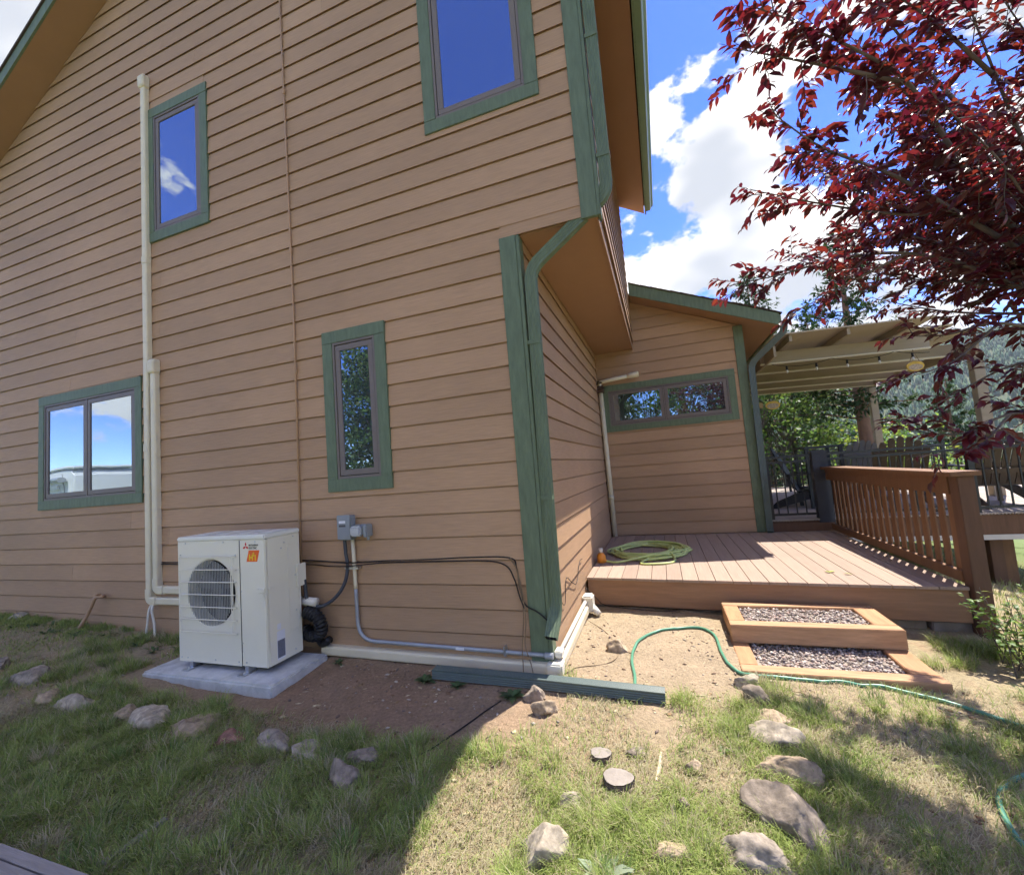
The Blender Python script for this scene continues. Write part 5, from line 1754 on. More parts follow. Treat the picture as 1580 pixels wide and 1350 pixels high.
# weedy grass along the foot of the gable wall
n = 9000
px = RNG.uniform(-7.2, -3.3, n); py = -0.02 - np.abs(RNG.normal(0, 0.16, n))
s_ = (fbm(px * 3, py * 3, 91, 3) > 0.46)
px, py = px[s_], py[s_]; n = len(px)
parts.append(blades(px, py, RNG.uniform(0.03, 0.09, n), RNG.uniform(0.0025, 0.006, n), RNG.uniform(0, 6.28, n), RNG.uniform(0.4, 1.3, n), pick_col(n, 'green')))
Vs, Fs, Cs, k0 = [], [], [], 0
for V, F, C_ in parts:
    Vs.append(V); Fs.append(F + k0); Cs.append(C_); k0 += len(V)
GRASS = attr_mat('grass_blade', 'tone', 0.6, 0.35)
me = raw_mesh('grass', np.concatenate(Vs), np.concatenate(Fs), 3, GRASS)
col_attr(me, 'tone', np.concatenate(Cs))
o = link('grass', me)
tag(o, 'patchy green and straw coloured grass over the yard', 'grass', kind='stuff')

# dry litter: chips, clods and small pebbles on the soil
def scatter_bits(name, label, n, xr, yr, smin, smax, cols, cond, flat=0.5):
    px = RNG.uniform(*xr, n); py = RNG.uniform(*yr, n)
    s_ = cond(px, py) & ~blocked(px, py)
    px, py = px[s_], py[s_]; n = len(px)
    oct_ = np.array([(1, 0, 0), (-1, 0, 0), (0, 1, 0), (0, -1, 0), (0, 0, 1), (0, 0, -1)], float)
    of = np.array([(0, 2, 4), (2, 1, 4), (1, 3, 4), (3, 0, 4), (2, 0, 5), (1, 2, 5), (3, 1, 5), (0, 3, 5)])
    r_ = smin + (smax - smin) * RNG.random(n) ** 3
    asp = RNG.uniform(0.5, 1.6, n)
    V = oct_[None] * np.stack([r_ * asp, r_ / asp, r_ * flat], 1)[:, None] * RNG.uniform(0.7, 1.2, (n, 6, 1))
    a = RNG.uniform(0, 6.28, n); c_, s2 = np.cos(a)[:, None], np.sin(a)[:, None]
    X = V[..., 0] * c_ - V[..., 1] * s2; Y_ = V[..., 0] * s2 + V[..., 1] * c_
    P_ = np.stack([X + px[:, None], Y_ + py[:, None], V[..., 2] + (gz(px, py) + r_ * flat * 0.4)[:, None]], -1)
    F = (of[None] + (np.arange(n) * 6)[:, None, None]).ravel()
    me = raw_mesh(name, P_.reshape(-1, 3), F, 3, STONES)
    cc = np.array(cols)[RNG.integers(0, len(cols), n)] * RNG.uniform(0.75, 1.25, (n, 1))
    col_attr(me, 'tone', np.repeat(cc, 6, 0))
    o = link(name, me)
    tag(o, label, 'pebbles', kind='stuff')


scatter_bits('pebbles', 'small pebbles and clods scattered over the bare dirt', 5200, (-4.5, 2.9), (-1.95, 1.45), 0.003, 0.017,
             ((0.36, 0.27, 0.19), (0.26, 0.18, 0.12), (0.42, 0.36, 0.29), (0.20, 0.15, 0.12)), lambda x, y: RNG.random(len(x)) < 0.25 + bare(x, y) * 0.8, 0.55)
scatter_bits('leaf_litter', 'dry brown leaf litter and wood chips in the lawn', 4200, (-5.5, 2.9), (-1.95, 0.1), 0.006, 0.024,
             ((0.30, 0.20, 0.11), (0.42, 0.31, 0.18), (0.20, 0.12, 0.07), (0.48, 0.40, 0.26)), lambda x, y: fbm(x * 3, y * 3, 12, 3) > 0.42, 0.12)


# ------------------------------------------------------------------ leaves
LEAF_V = np.array([(0, 0, 0), (-0.19, 0.30, 0.06), (-0.17, 0.64, 0.03), (0, 1.0, -0.14), (0.17, 0.64, 0.03), (0.19, 0.30, 0.06), (0, 0.32, 0.0), (0, 0.66, -0.01)])
LEAF_F = [(0, 6, 1), (1, 6, 7, 2), (2, 7, 3), (0, 5, 6), (6, 5, 4, 7), (7, 4, 3)]
LEAF_T = np.array([(0, 6, 1), (1, 6, 7), (1, 7, 2), (2, 7, 3), (0, 5, 6), (6, 5, 4), (6, 4, 7), (7, 4, 3)])


def frames(dirv, upv):
    """rotation matrices with y along dirv and z close to upv"""
    y = dirv / np.linalg.norm(dirv, axis=1, keepdims=True)
    x = np.cross(y, upv); x /= np.maximum(np.linalg.norm(x, axis=1, keepdims=True), 1e-6)
    z = np.cross(x, y)
    return np.stack([x, y, z], 2)


def leaf_cloud(name, pos, dirv, upv, size, M, parent=None, wid=1.0, simple=False):
    n = len(pos)
    Rm = frames(dirv, upv)
    if simple:
        T = np.array([(0, 0, 0), (-0.32, 0.5, 0.04), (0, 1.0, -0.06), (0.32, 0.5, 0.04)]); tri = np.array([(0, 3, 2), (0, 2, 1)])
    else:
        T, tri = LEAF_V, LEAF_T
    T = T * np.array([wid, 1, 1])
    V = np.einsum('nij,kj->nki', Rm, T) * size[:, None, None] + pos[:, None, :]
    F = (tri[None] + (np.arange(n) * len(T))[:, None, None]).ravel()
    me = raw_mesh(name, V.reshape(-1, 3), F, 3, M)
    f_attr(me, 'shade', np.repeat(RNG.random(n), len(T)))
    return link(name, me, parent)


# ------------------------------------------------------------------ purple leaved tree
TB_ = Vector((3.28, 0.02, gzf(3.28, 0.02)))
plum = empty('purple_leaf_tree', 'purple leaved tree reaching in over the lawn from the right', 'tree', TB_)
invt = Matrix.Translation(-TB_)
def TR(o):
    o.parent = plum; o.matrix_parent_inverse = invt; return o
LIMBS = [
    ([(2.61, -0.46, 2.12), (2.49, -0.54, 2.26), (2.35, -0.6, 2.48), (2.22, -0.68, 2.68), (2.04, -0.81, 2.95), (1.86, -0.89, 3.09), (1.62, -1.02, 3.19), (1.45, -1.08, 3.28)], 0.020),
    ([(2.04, -0.81, 2.95), (1.79, -0.89, 3.04), (1.55, -0.98, 3.11), (1.38, -1.03, 3.17)], 0.013),
    ([(2.61, -0.46, 2.12), (2.58, -0.5, 2.63), (2.45, -0.61, 2.99), (2.25, -0.81, 3.42)], 0.017),
    ([(2.45, -0.61, 2.99), (2.14, -0.83, 3.18), (1.86, -0.98, 3.36)], 0.014),
    ([(2.58, -0.45, 2.19), (2.26, -0.59, 2.42), (2.01, -0.67, 2.63), (1.71, -0.8, 2.77), (1.52, -0.89, 2.92)], 0.018),
    ([(2.26, -0.59, 2.42), (2.0, -0.6, 2.49), (1.67, -0.69, 2.59), (1.44, -0.76, 2.67)], 0.012),
    ([(2.7, -0.35, 1.96), (2.39, -0.45, 2.18), (2.11, -0.47, 2.33), (1.8, -0.52, 2.35), (1.56, -0.54, 2.32), (1.36, -0.53, 2.32)], 0.016),
    ([(2.11, -0.47, 2.33), (1.89, -0.46, 2.25), (1.72, -0.46, 2.18), (1.60, -0.47, 2.13)], 0.009),
    ([(2.59, -0.5, 1.82), (2.33, -0.59, 1.9), (2.14, -0.59, 1.88), (2.0, -0.59, 1.90)], 0.012),
    ([(2.33, -0.59, 1.9), (2.13, -0.63, 1.75), (1.94, -0.64, 1.7)], 0.009),
    ([(2.6, -0.47, 1.47), (2.34, -0.55, 1.5), (2.13, -0.6, 1.43), (1.91, -0.66, 1.47)], 0.012),
    ([(2.34, -0.55, 1.5), (2.17, -0.63, 1.37), (2.02, -0.66, 1.35)], 0.008),
    ([(2.72, -0.32, 1.6), (2.49, -0.42, 1.73), (2.23, -0.5, 1.64), (2.09, -0.53, 1.57)], 0.011),
    # limbs on the far side of the crown, over the steps
    ([(3.05, 0.0, 2.2), (2.85, 0.35, 2.75), (2.55, 0.60, 3.25), (2.25, 0.75, 3.65)], 0.028),
    ([(3.10, 0.1, 2.1), (3.05, 0.6, 2.6), (2.95, 1.05, 3.0), (2.8, 1.35, 3.4)], 0.028),
    ([(2.9, 0.25, 2.6), (2.55, 0.30, 2.85), (2.2, 0.25, 3.1), (1.95, 0.15, 3.3)], 0.018),
    ([(2.9, -0.1, 2.4), (2.7, -0.1, 3.0), (2.45, -0.15, 3.5), (2.2, -0.3, 3.85)], 0.026),
    ([(3.0, 0.3, 2.1), (2.75, 0.55, 2.25), (2.5, 0.75, 2.45)], 0.014),
    ([(3.3, 0.1, 2.3), (3.5, 0.4, 3.0), (3.6, 0.5, 3.7)], 0.030),
    ([(2.75, -0.3, 1.95), (2.55, -0.15, 2.35), (2.35, 0.0, 2.6), (2.1, 0.05, 2.75)], 0.015),
    ([(3.05, 0.1, 2.3), (2.8, 0.7, 2.7), (2.5, 1.1, 2.9), (2.25, 1.3, 3.1)], 0.020),
    ([(3.1, 0.2, 2.3), (3.2, 0.8, 2.6), (3.15, 1.3, 2.8), (3.05, 1.7, 3.0)], 0.020),
    ([(3.0, 0.2, 2.5), (2.7, 0.5, 3.0), (2.5, 0.9, 3.5), (2.4, 1.2, 3.9)], 0.020),
    ([(3.1, 0.1, 2.4), (3.0, 0.2, 3.0), (2.8, 0.35, 3.5), (2.6, 0.5, 3.9)], 0.020),
    ([(3.3, 0.1, 2.3), (3.4, 0.7, 3.0), (3.3, 1.1, 3.5), (3.2, 1.4, 3.9)], 0.020),
    ([(3.0, -0.05, 2.2), (2.75, 0.15, 2.45), (2.5, 0.35, 2.7), (2.2, 0.55, 2.9)], 0.016),
    ([(2.80, -0.28, 2.1), (2.62, -0.38, 2.08), (2.45, -0.45, 2.22)], 0.012),
    ([(2.78, -0.30, 1.95), (2.60, -0.40, 1.98), (2.42, -0.50, 2.24)], 0.012),
    ([(2.78, -0.30, 1.85), (2.60, -0.38, 1.72), (2.45, -0.45, 1.66)], 0.010),
    ([(2.76, -0.32, 1.70), (2.58, -0.42, 1.58), (2.42, -0.50, 1.52)], 0.010),
    ([(2.80, -0.20, 2.0), (2.62, -0.15, 1.95), (2.45, -0.15, 1.95)], 0.010),
    ([(2.95, -0.10, 2.2), (2.8, 0.05, 2.5), (2.65, 0.15, 2.75), (2.5, 0.2, 2.95)], 0.014),
    ([(2.7, -0.4, 2.3), (2.7, -0.5, 2.7), (2.6, -0.6, 3.05), (2.45, -0.7, 3.3)], 0.014),
    ([(2.6, -0.45, 2.2), (2.6, -0.35, 2.6), (2.5, -0.3, 2.95), (2.35, -0.35, 3.3)], 0.015),
    ([(2.7, -0.35, 2.05), (2.7, -0.2, 2.4), (2.6, -0.1, 2.75), (2.45, -0.1, 3.05)], 0.015),
    ([(2.65, -0.4, 2.05), (2.5, -0.3, 2.15), (2.35, -0.3, 2.2), (2.15, -0.3, 2.2)], 0.012),
    ([(2.6, -0.40, 2.3), (2.45, -0.35, 2.75), (2.25, -0.40, 3.15), (2.0, -0.5, 3.5)], 0.015),
    ([(2.75, -0.25, 2.2), (2.6, -0.05, 2.7), (2.45, 0.05, 3.15), (2.3, 0.1, 3.6)], 0.015),
    ([(2.62, -0.45, 2.1), (2.45, -0.25, 2.2), (2.25, -0.15, 2.3), (2.0, -0.1, 2.45)], 0.012),
    ([(2.66, -0.42, 2.05), (2.5, -0.62, 2.25), (2.3, -0.8, 2.5), (2.05, -0.95, 2.75)], 0.013),
    ([(2.7, -0.35, 2.0), (2.65, -0.75, 2.5), (2.5, -1.1, 2.9), (2.3, -1.35, 3.2)], 0.018),
]
TR(MB().tube(smooth_path([TB_ + Vector((0, 0, -0.15)), TB_ + Vector((0, -0.02, 0.4)), (3.24, -0.02, 0.9), (3.15, -0.08, 1.4), (3.0, -0.2, 1.75), (2.8, -0.34, 1.98), (2.61, -0.46, 2.12)], 5), 0.085, 12, scales=[1.3 - 0.75 * i / 30 for i in range(31)]).obj('trunk', BARK, None, smooth=True))
TR(MB().tube(smooth_path([(3.15, -0.08, 1.4), (3.12, 0.0, 1.8), (3.05, 0.02, 2.2), (2.9, 0.2, 2.55)], 4), 0.06, 10, scales=[1 - 0.5 * i / 12 for i in range(13)]).obj('limb', BARK, None, smooth=True))
TR(MB().tube(smooth_path([(3.16, -0.07, 1.3), (2.95, -0.25, 1.42), (2.72, -0.38, 1.5), (2.6, -0.47, 1.47)], 4), 0.022, 8, scales=[1 - 0.4 * i / 12 for i in range(13)]).obj('limb', BARK, None, smooth=True))
TR(MB().tube(smooth_path([(3.05, 0.02, 2.1), (3.2, 0.05, 2.2), (3.3, 0.1, 2.3)], 4), 0.045, 8).obj('limb', BARK, None, smooth=True))
tw = MB()
LP_, LD_, LU_, LS_ = [], [], [], []
rl = random.Random(23)


def twig(p, d, L, r):
    """a leafy twig with a gentle curve"""
    k_ = max(4, int(L / 0.045))
    pts = [p.copy()]
    q = p.copy(); dd = d.normalized()
    for i in range(k_):
        dd = (dd + Vector((rl.gauss(0, .09), rl.gauss(0, .09), rl.gauss(-0.02, .08)))).normalized()
        q = q + dd * (L / k_)
        pts.append(q.copy())
    tw.tube(pts, r, 4, scales=[1 - 0.7 * i / k_ for i in range(k_ + 1)])
    nl = int(L / 0.0145)
    for i in range(nl):
        t_ = (i + 0.6) / nl
        f = t_ * k_; j = min(int(f), k_ - 1)
        P_ = pts[j].lerp(pts[j + 1], f - j)
        ax = (pts[j + 1] - pts[j]).normalized()
        side = ax.cross(Vector((0, 0, 1)))
        if side.length < 0.1: side = Vector((1, 0, 0))
        side.normalize()
        s_ = 1 if i % 2 else -1
        dl = (ax * rl.uniform(0.35, 0.95) + side * s_ * rl.uniform(0.45, 1.0) + Vector((0, 0, rl.uniform(-0.75, 0.10)))).normalized()
        if rl.random() < 0.12: continue
        LP_.append(P_); LD_.append(dl); LU_.append(Vector((rl.gauss(0, .5), rl.gauss(0, .5), 1)))
        LS_.append(rl.uniform(0.036, 0.078) * (0.75 + 0.25 * min(1, 3 * (1 - t_) + 0.3)))
    return pts


for pts, r0 in LIMBS:
    sp_ = smooth_path(pts, 5)
    k_ = len(sp_)
    TR(MB().tube(sp_, r0 * 0.72, 7, scales=[1 - 0.82 * i / (k_ - 1) for i in range(k_)]).obj('limb', BARK, None, smooth=True))
    L = sum((sp_[i + 1] - sp_[i]).length for i in range(k_ - 1))
    ntw = int(L / (0.046 if pts[-1][2] > 2.2 else 0.066))
    for i in range(ntw):
        t_ = 0.12 + 0.88 * (i + rl.random()) / ntw
        f = min(t_, 0.999) * (k_ - 1); j = int(f)
        P_ = sp_[j].lerp(sp_[j + 1], f - j)
        ax = (sp_[j + 1] - sp_[j]).normalized()
        d_ = (ax * rl.uniform(0.3, 1.0) + Vector((rl.gauss(0, .7), rl.gauss(0, .7), rl.gauss(0.0, .55)))).normalized()
        if d_.x > 0.3 and rl.random() < 0.5: d_.x *= -1
        Lt = rl.uniform(0.12, 0.30) * (1.15 - 0.45 * t_) * (1.0 if pts[-1][2] > 2.2 else 0.7)
        tp_pts = twig(P_, d_, Lt, 0.0028)
        if rl.random() < 0.45:
            jj = len(tp_pts) // 2
            twig(tp_pts[jj], (tp_pts[-1] - tp_pts[0]).normalized() + Vector((rl.gauss(0, .6), rl.gauss(0, .6), rl.gauss(0, .4))), Lt * 0.6, 0.002)
    twig(sp_[-1], (sp_[-1] - sp_[-3]), 0.10, 0.003)
TR(tw.obj('twigs', BARK, None))['kind'] = 'stuff'
P_ = np.array([tuple(v) for v in LP_]); D_ = np.array([tuple(v) for v in LD_]); U_ = np.array([tuple(v) for v in LU_]); S_ = np.array(LS_)
# the three hundred leaves that show largest are leaves of their own, the others one mass of foliage
axes = np.array([tuple(r2), tuple(d2), tuple(fwd)])
rel = (P_ - np.array(CAM)) @ axes.T
u = rel[:, 0] / rel[:, 2] * 665.7 + 790; v = rel[:, 1] / rel[:, 2] * 665.7 + 675
seen = (rel[:, 2] > 0.3) & (u > 5) & (u < 1575) & (v > 5) & (v < 1345)
score = np.where(seen, S_ / np.maximum(rel[:, 2], 0.3), 0)
order = np.argsort(-score)
top, rest = order[:300], order[300:]
leaf_me = bpy.data.meshes.new('leaf')
leaf_me.from_pydata([tuple(v_) for v_ in LEAF_V], [], LEAF_F)
leaf_me.materials.append(PLUM)
FRm = frames(D_, U_)
for i in top:
    o = link('leaf', leaf_me)
    Mx = Matrix(FRm[i].tolist()).to_4x4() @ Matrix.Scale(float(S_[i]), 4)
    Mx.translation = Vector(P_[i])
    o.matrix_basis = Mx
    TR(o)
o = leaf_cloud('crown', P_[rest], D_[rest], U_[rest], S_[rest], PLUMA); TR(o); o['kind'] = 'stuff'


# ------------------------------------------------------------------ shrub by the rail post
def shrub(label, x, y, h, nst, spread, M, seed, leaf=0.05, name='leafy_shrub'):
    e = empty(name, label, 'shrub', (x, y, gzf(x, y)))
    rs = random.Random(seed)
    st = MB(); LP, LD, LU, LS = [], [], [], []
    for i in range(nst):
        a = rs.uniform(0, 6.28); tilt = rs.uniform(0.05, 0.45)
        d_ = Vector((math.cos(a) * math.sin(tilt), math.sin(a) * math.sin(tilt), math.cos(tilt)))
        L = h * rs.uniform(0.55, 1.05)
        q = Vector((rs.uniform(-spread, spread) * 0.5, rs.uniform(-spread, spread) * 0.5, -0.01)); pts = [q.copy()]
        for k_ in range(7):
            d_ = (d_ + Vector((rs.gauss(0, .07), rs.gauss(0, .07), -0.02))).normalized(); q = q + d_ * L / 7; pts.append(q.copy())
        st.tube(pts, 0.004, 4, scales=[1 - 0.6 * k_ / 7 for k_ in range(8)])
        for k_ in range(int(L / 0.022)):
            t_ = 0.2 + 0.8 * k_ / (L / 0.022); f = min(t_, .999) * 7; j = int(f)
            P0 = pts[j].lerp(pts[j + 1], f - j); b_ = rs.uniform(0, 6.28)
            LP.append(tuple(P0)); LD.append((math.cos(b_), math.sin(b_), rs.uniform(-0.3, 0.6))); LU.append((rs.gauss(0, .4), rs.gauss(0, .4), 1)); LS.append(leaf * rs.uniform(0.6, 1.25))
    st.obj('stems', BARK, e)['kind'] = 'stuff'
    o = leaf_cloud('foliage', np.array(LP), np.array(LD), np.array(LU), np.array(LS), M, e, 1.2)
    o['kind'] = 'stuff'
    return e


shrub('leafy green shrub growing at the foot of the rail post', 2.93, 0.62, 0.52, 34, 0.30, BUSHL, 3)
shrub('second leafy shrub behind the one at the rail post, at the picture edge', 3.35, 0.95, 0.55, 26, 0.30, BUSHL, 5)
# broad leaved rosettes and small weeds
def rosette(label, x, y, n, L, M, seed, name='weed_plant'):
    e = empty(name, label, 'weed', (x, y, gzf(x, y)), group='weeds in the yard')
    rs = random.Random(seed)
    LP = np.array([(rs.uniform(-.01, .01), rs.uniform(-.01, .01), 0.004) for _ in range(n)])
    LD = np.array([(math.cos(a), math.sin(a), rs.uniform(0.1, 0.7)) for a in [2 * math.pi * i / n * 1.62 + rs.uniform(-.2, .2) for i in range(n)]])
    o = leaf_cloud('leaves', LP, LD, np.tile([[0, 0, 1.0]], (n, 1)), np.array([L * rs.uniform(0.6, 1.1) for _ in range(n)]), M, e, 1.0)
    o['kind'] = 'stuff'


MULL = leaf_mat('pale_felted_leaf', (0.30, 0.36, 0.24), (0.25, 0.32, 0.15), 0.25, 0.8, 'shade', 0.1, 0.01, 0.15)
rosette('pale grey green rosette of broad leaves at the bottom of the picture', 0.53, -1.42, 11, 0.11, MULL, 2)
rosette('green weed sprouting beside the end of the loose downspout', -0.84, -0.30, 18, 0.085, WEED, 4)
rosette('small weed in the dirt in front of the loose downspout', -0.58, -0.33, 14, 0.07, WEED, 6)
rosette('ferny green weed beside the round dark cobble', -0.17, -0.37, 26, 0.085, WEED, 8)
rosette('small weed at the end of the ground line cover near the pad', -1.72, -0.16, 12, 0.07, WEED, 9)
rosette('yellow green seedling beside the pale stones below the steps', 1.02, -0.62, 10, 0.05, BUSHL, 10)
wx = [(-6.6 + 0.21 * i + random.uniform(-.08, .08), -0.12 - abs(random.gauss(0, .18))) for i in range(17)]
LPw, LDw, LSw = [], [], []
for (x, y) in wx:
    for i in range(14):
        a = random.uniform(0, 6.28)
        LPw.append((x + random.gauss(0, .03), y + random.gauss(0, .03), gzf(x, y))); LDw.append((math.cos(a), math.sin(a), random.uniform(.1, 1.0))); LSw.append(random.uniform(.03, .075))
o = leaf_cloud('weeds', np.array(LPw), np.array(LDw), np.tile([[0, 0, 1.0]], (len(LPw), 1)), np.array(LSw), WEED)
tag(o, 'low weeds along the foot of the gable wall', 'weeds', kind='stuff')
# a few yellow green leaves blown onto the deck
lg = bpy.data.meshes.new('fallen_leaf')
lg.from_pydata([(v_[0] * .07, v_[1] * .07, v_[2] * .05 + .004) for v_ in LEAF_V], [], LEAF_F)
lg.materials.append(leaf_mat('yellow_green_leaf', (0.30, 0.33, 0.06), (0.3, 0.33, 0.06), 0.2, 0.6))
for i, (x, y, rz) in enumerate(((2.21, 1.62, 0.4), (2.26, 1.68, 2.2), (2.30, 1.60, 4.0))):
    o = link('fallen_leaf', lg, None, (x, y, ZD + 0.002), (0.1, -0.05, rz))
    tag(o, ('yellow green fallen leaf on the deck, leftmost of three', 'yellow green fallen leaf on the deck, farthest back of three', 'yellow green fallen leaf on the deck, rightmost of three')[i], 'leaf', 'fallen leaves on the deck')

# ------------------------------------------------------------------ trees beyond the decks and behind the photographer
def conifer(label, x, y, h, R_, seed, n_br=70, base=0.12, M=CONIF, bark=PINEBARK, tr=0.16, dens=2.6, grp='conifers beyond the raised deck', spray=0.30, z=None):
    z0 = gzf(x, y) if z is None else z
    e = empty('conifer_tree', label, 'tree', (x, y, z0), group=grp)
    rs = np.random.default_rng(seed)
    MB().tube([(0, 0, -0.3), (0.02, 0, h * 0.3), (-0.02, 0.03, h * 0.7), (0, 0, h)], tr, 8, scales=[1.15, 0.85, 0.45, 0.08]).obj('trunk', bark, e, smooth=True)
    br = MB(); P_, D_, U_, S_ = [], [], [], []
    for i in range(n_br):
        t_ = base + (1 - base) * (i + rs.random()) / n_br
        a = i * 2.4 + rs.normal(0, 0.3)
        L = R_ * (1 - t_) ** 0.75 * rs.uniform(0.6, 1.1) + 0.15
        d_ = np.array([np.cos(a), np.sin(a), 0.25 - 0.5 * (1 - t_) * rs.random()])
        p0 = np.array([0, 0, h * t_])
        p1 = p0 + d_ * L
        br.tube([tuple(p0), tuple((p0 + p1) / 2 + np.array([0, 0, 0.04 * L])), tuple(p1)], 0.012 + 0.02 * (1 - t_), 4, scales=[1, .7, .2])
        k_ = int(26 * L / R_ * dens) + 7
        for j in range(k_):
            f = 0.2 + 0.8 * rs.random()
            q = p0 + d_ * L * f + rs.normal(0, 0.05 * L + 0.03, 3)
            dd = d_ * 0.6 + rs.normal(0, 0.55, 3)
            P_.append(q); D_.append(dd); U_.append(np.array([rs.normal(0, .5), rs.normal(0, .5), 1])); S_.append(spray * rs.uniform(0.5, 1.2))
    o = br.obj('limbs', bark, e); o['kind'] = 'stuff'
    # each spray is a small fan of narrow needles
    P_ = np.array(P_); D_ = np.array(D_); U_ = np.array(U_); S_ = np.array(S_)
    PP_, DD_, UU_, SS_ = [], [], [], []
    for k_ in range(5):
        PP_.append(P_); DD_.append(D_ / np.linalg.norm(D_, axis=1, keepdims=True) + rs.normal(0, 0.42, D_.shape)); UU_.append(U_); SS_.append(S_ * rs.uniform(0.6, 1.0, len(S_)))
    o = leaf_cloud('crown', np.concatenate(PP_), np.concatenate(DD_), np.concatenate(UU_), np.concatenate(SS_), M, e, 0.42, True)
    o['kind'] = 'stuff'
    return e


def broadleaf(label, x, y, h, R_, seed, n_cl=60, per=60, leaf=0.11, M=BROAD, tr=0.12, low=0.25, grp='broadleaved trees beyond the raised deck', z=None):
    z0 = gzf(x, y) if z is None else z
    e = empty('broadleaf_tree', label, 'tree', (x, y, z0), group=grp)
    rs = np.random.default_rng(seed)
    MB().tube([(0, 0, -0.3), (0.05, 0.02, h * 0.3), (-0.05, 0.0, h * 0.6), (0, 0, h * 0.9)], tr, 8, scales=[1.2, 0.8, 0.5, 0.1]).obj('trunk', BARK, e, smooth=True)
    br = MB(); P_, D_ = [], []
    for i in range(n_cl):
        a = rs.uniform(0, 6.28); t_ = low + (1 - low) * rs.random() ** 0.8
        r_ = R_ * np.sqrt(max(0.05, 1 - ((t_ - 0.55) / 0.55) ** 2)) * rs.uniform(0.45, 1.0)
        c_ = np.array([r_ * np.cos(a), r_ * np.sin(a), h * t_])
        br.tube([(0, 0, h * t_ * 0.55), tuple(c_ * np.array([.5, .5, .8])), tuple(c_)], 0.02, 4, scales=[1, .6, .2])
        k_ = int(per * rs.uniform(0.5, 1.4))
        P_.append(c_ + rs.normal(0, 1, (k_, 3)) * np.array([.30, .30, .20]) * R_ * 0.62 * rs.uniform(0.6, 1.1))
    o = br.obj('limbs', BARK, e); o['kind'] = 'stuff'
    P_ = np.concatenate(P_); n = len(P_)
    o = leaf_cloud('crown', P_, rs.normal(0, 1, (n, 3)) + np.array([0, 0, -0.2]), rs.normal(0, .6, (n, 3)) + np.array([0, 0, 1.0]), leaf * rs.uniform(0.6, 1.3, n), M, e, 1.2, True)
    o['kind'] = 'stuff'
    return e


# beyond the deck
conifer('tall pine with reddish trunk standing behind the pergola post', 5.95, 10.6, 8.0, 2.3, 1, 60, 0.36, tr=0.19, spray=0.20)
conifer('dark spruce rising behind the wing roof', 4.7, 15.5, 9.3, 2.6, 2, 90, 0.08, spray=0.20)
conifer('spruce showing between the wing roof and the pergola', 7.4, 18.5, 9.6, 2.8, 3, 90, 0.10, spray=0.22)
conifer('young spruce far behind the pergola near the picture edge', 13.5, 22.0, 7.5, 2.2, 4, 70, 0.06, spray=0.22)
broadleaf('light green leafy tree beyond the railing beside the wing corner', 3.75, 12.2, 4.3, 1.7, 11, 64, 70, 0.12)
broadleaf('dense green tree beyond the black deck chair', 5.0, 13.6, 4.6, 1.7, 12, 64, 70, 0.12)
broadleaf('low leafy bush beyond the far railing behind the brown chair', 6.5, 12.6, 3.0, 1.6, 13, 50, 60, 0.11, M=BUSHL)
broadleaf('low bush beyond the far railing right of the pine trunk', 8.2, 12.8, 2.6, 1.5, 14, 50, 60, 0.11, M=BUSHL)
broadleaf('bushy tree down the slope near the right edge of the picture', 12.5, 12.5, 3.6, 1.7, 15, 50, 60, 0.13)
# behind the photographer: seen only as reflections in the panes
gB = 'trees mirrored in the window panes'
broadleaf('leafy tree across the yard mirrored in the narrow window', -9.3, -11.4, 7.3, 2.1, 21, 130, 95, 0.15, low=0.04, grp=gB)
broadleaf('dense dark tree behind the one mirrored in the narrow window', -10.9, -13.9, 6.6, 2.7, 27, 130, 90, 0.17, low=0.03, grp=gB)
broadleaf('dense tree behind the ones mirrored in the low window', 0.6, -15.0, 6.4, 2.6, 28, 110, 80, 0.18, low=0.03, grp=gB)
conifer('spruce across the yard mirrored beside the narrow window tree', -11.6, -14.5, 8.0, 2.2, 22, 60, 0.08, grp=gB, spray=0.4, dens=1.2)
conifer('spruce across the yard mirrored in the left light of the low window', -1.2, -12.6, 6.8, 2.0, 23, 60, 0.06, grp=gB, spray=0.4, dens=1.2)
broadleaf('leafy tree across the yard mirrored in the right light of the low window', 2.3, -12.0, 6.6, 1.9, 24, 70, 60, 0.17, grp=gB)
broadleaf('leafy tree across the yard mirrored at the edge of the low window', 5.0, -13.5, 5.6, 2.0, 25, 60, 60, 0.17, grp=gB)
conifer('small spruce beside the white trailer across the yard', -21.5, -10.6, 3.4, 1.1, 26, 40, 0.05, grp=gB, spray=0.35, dens=1.0)

# white trailer with a striped awning, across the yard
tx, ty = -30.5, -11.2
tr_ = empty('white_trailer', 'white travel trailer with a rolled awning, mirrored in the two light window', 'trailer', (tx, ty, gzf(tx, ty)), math.radians(8))
MB().prism([(-6.2, 0.45), (6.2, 0.45), (6.2, 3.05), (5.9, 3.25), (-6.0, 3.35), (-6.2, 3.1)], 1, -1.2, 1.2).obj('body', WHITEP, tr_, bevel=0.06)
MB().box((-6.25, -1.25, 3.30), (6.2, 1.25, 3.42)).obj('roof', WHITEP, tr_, bevel=0.04)
for x in (-4, -2, 0.5, 3, 5):
    MB().box((x - 0.012, 1.2005, 0.5), (x + 0.012, 1.212, 3.1)).obj('seam', GREYBOX, tr_)
MB().cyl((-3.5, 1.36, 2.95), (5.4, 1.36, 2.80), 0.13, 10).obj('awning_roll', GREYBOX, tr_)
MB().box((-3.5, 1.22, 2.40), (4.8, 1.30, 2.56)).obj('awning_valance', WHITEP, tr_)
MB().box((0.9, 1.2005, 1.5), (2.5, 1.22, 2.2)).obj('window', GLASS, tr_)
for x in (-1.0, 0.1):
    MB().cyl((x, 1.15, 0.42), (x, 0.90, 0.42), 0.36, 18).obj('wheel', BLACKPL, tr_)

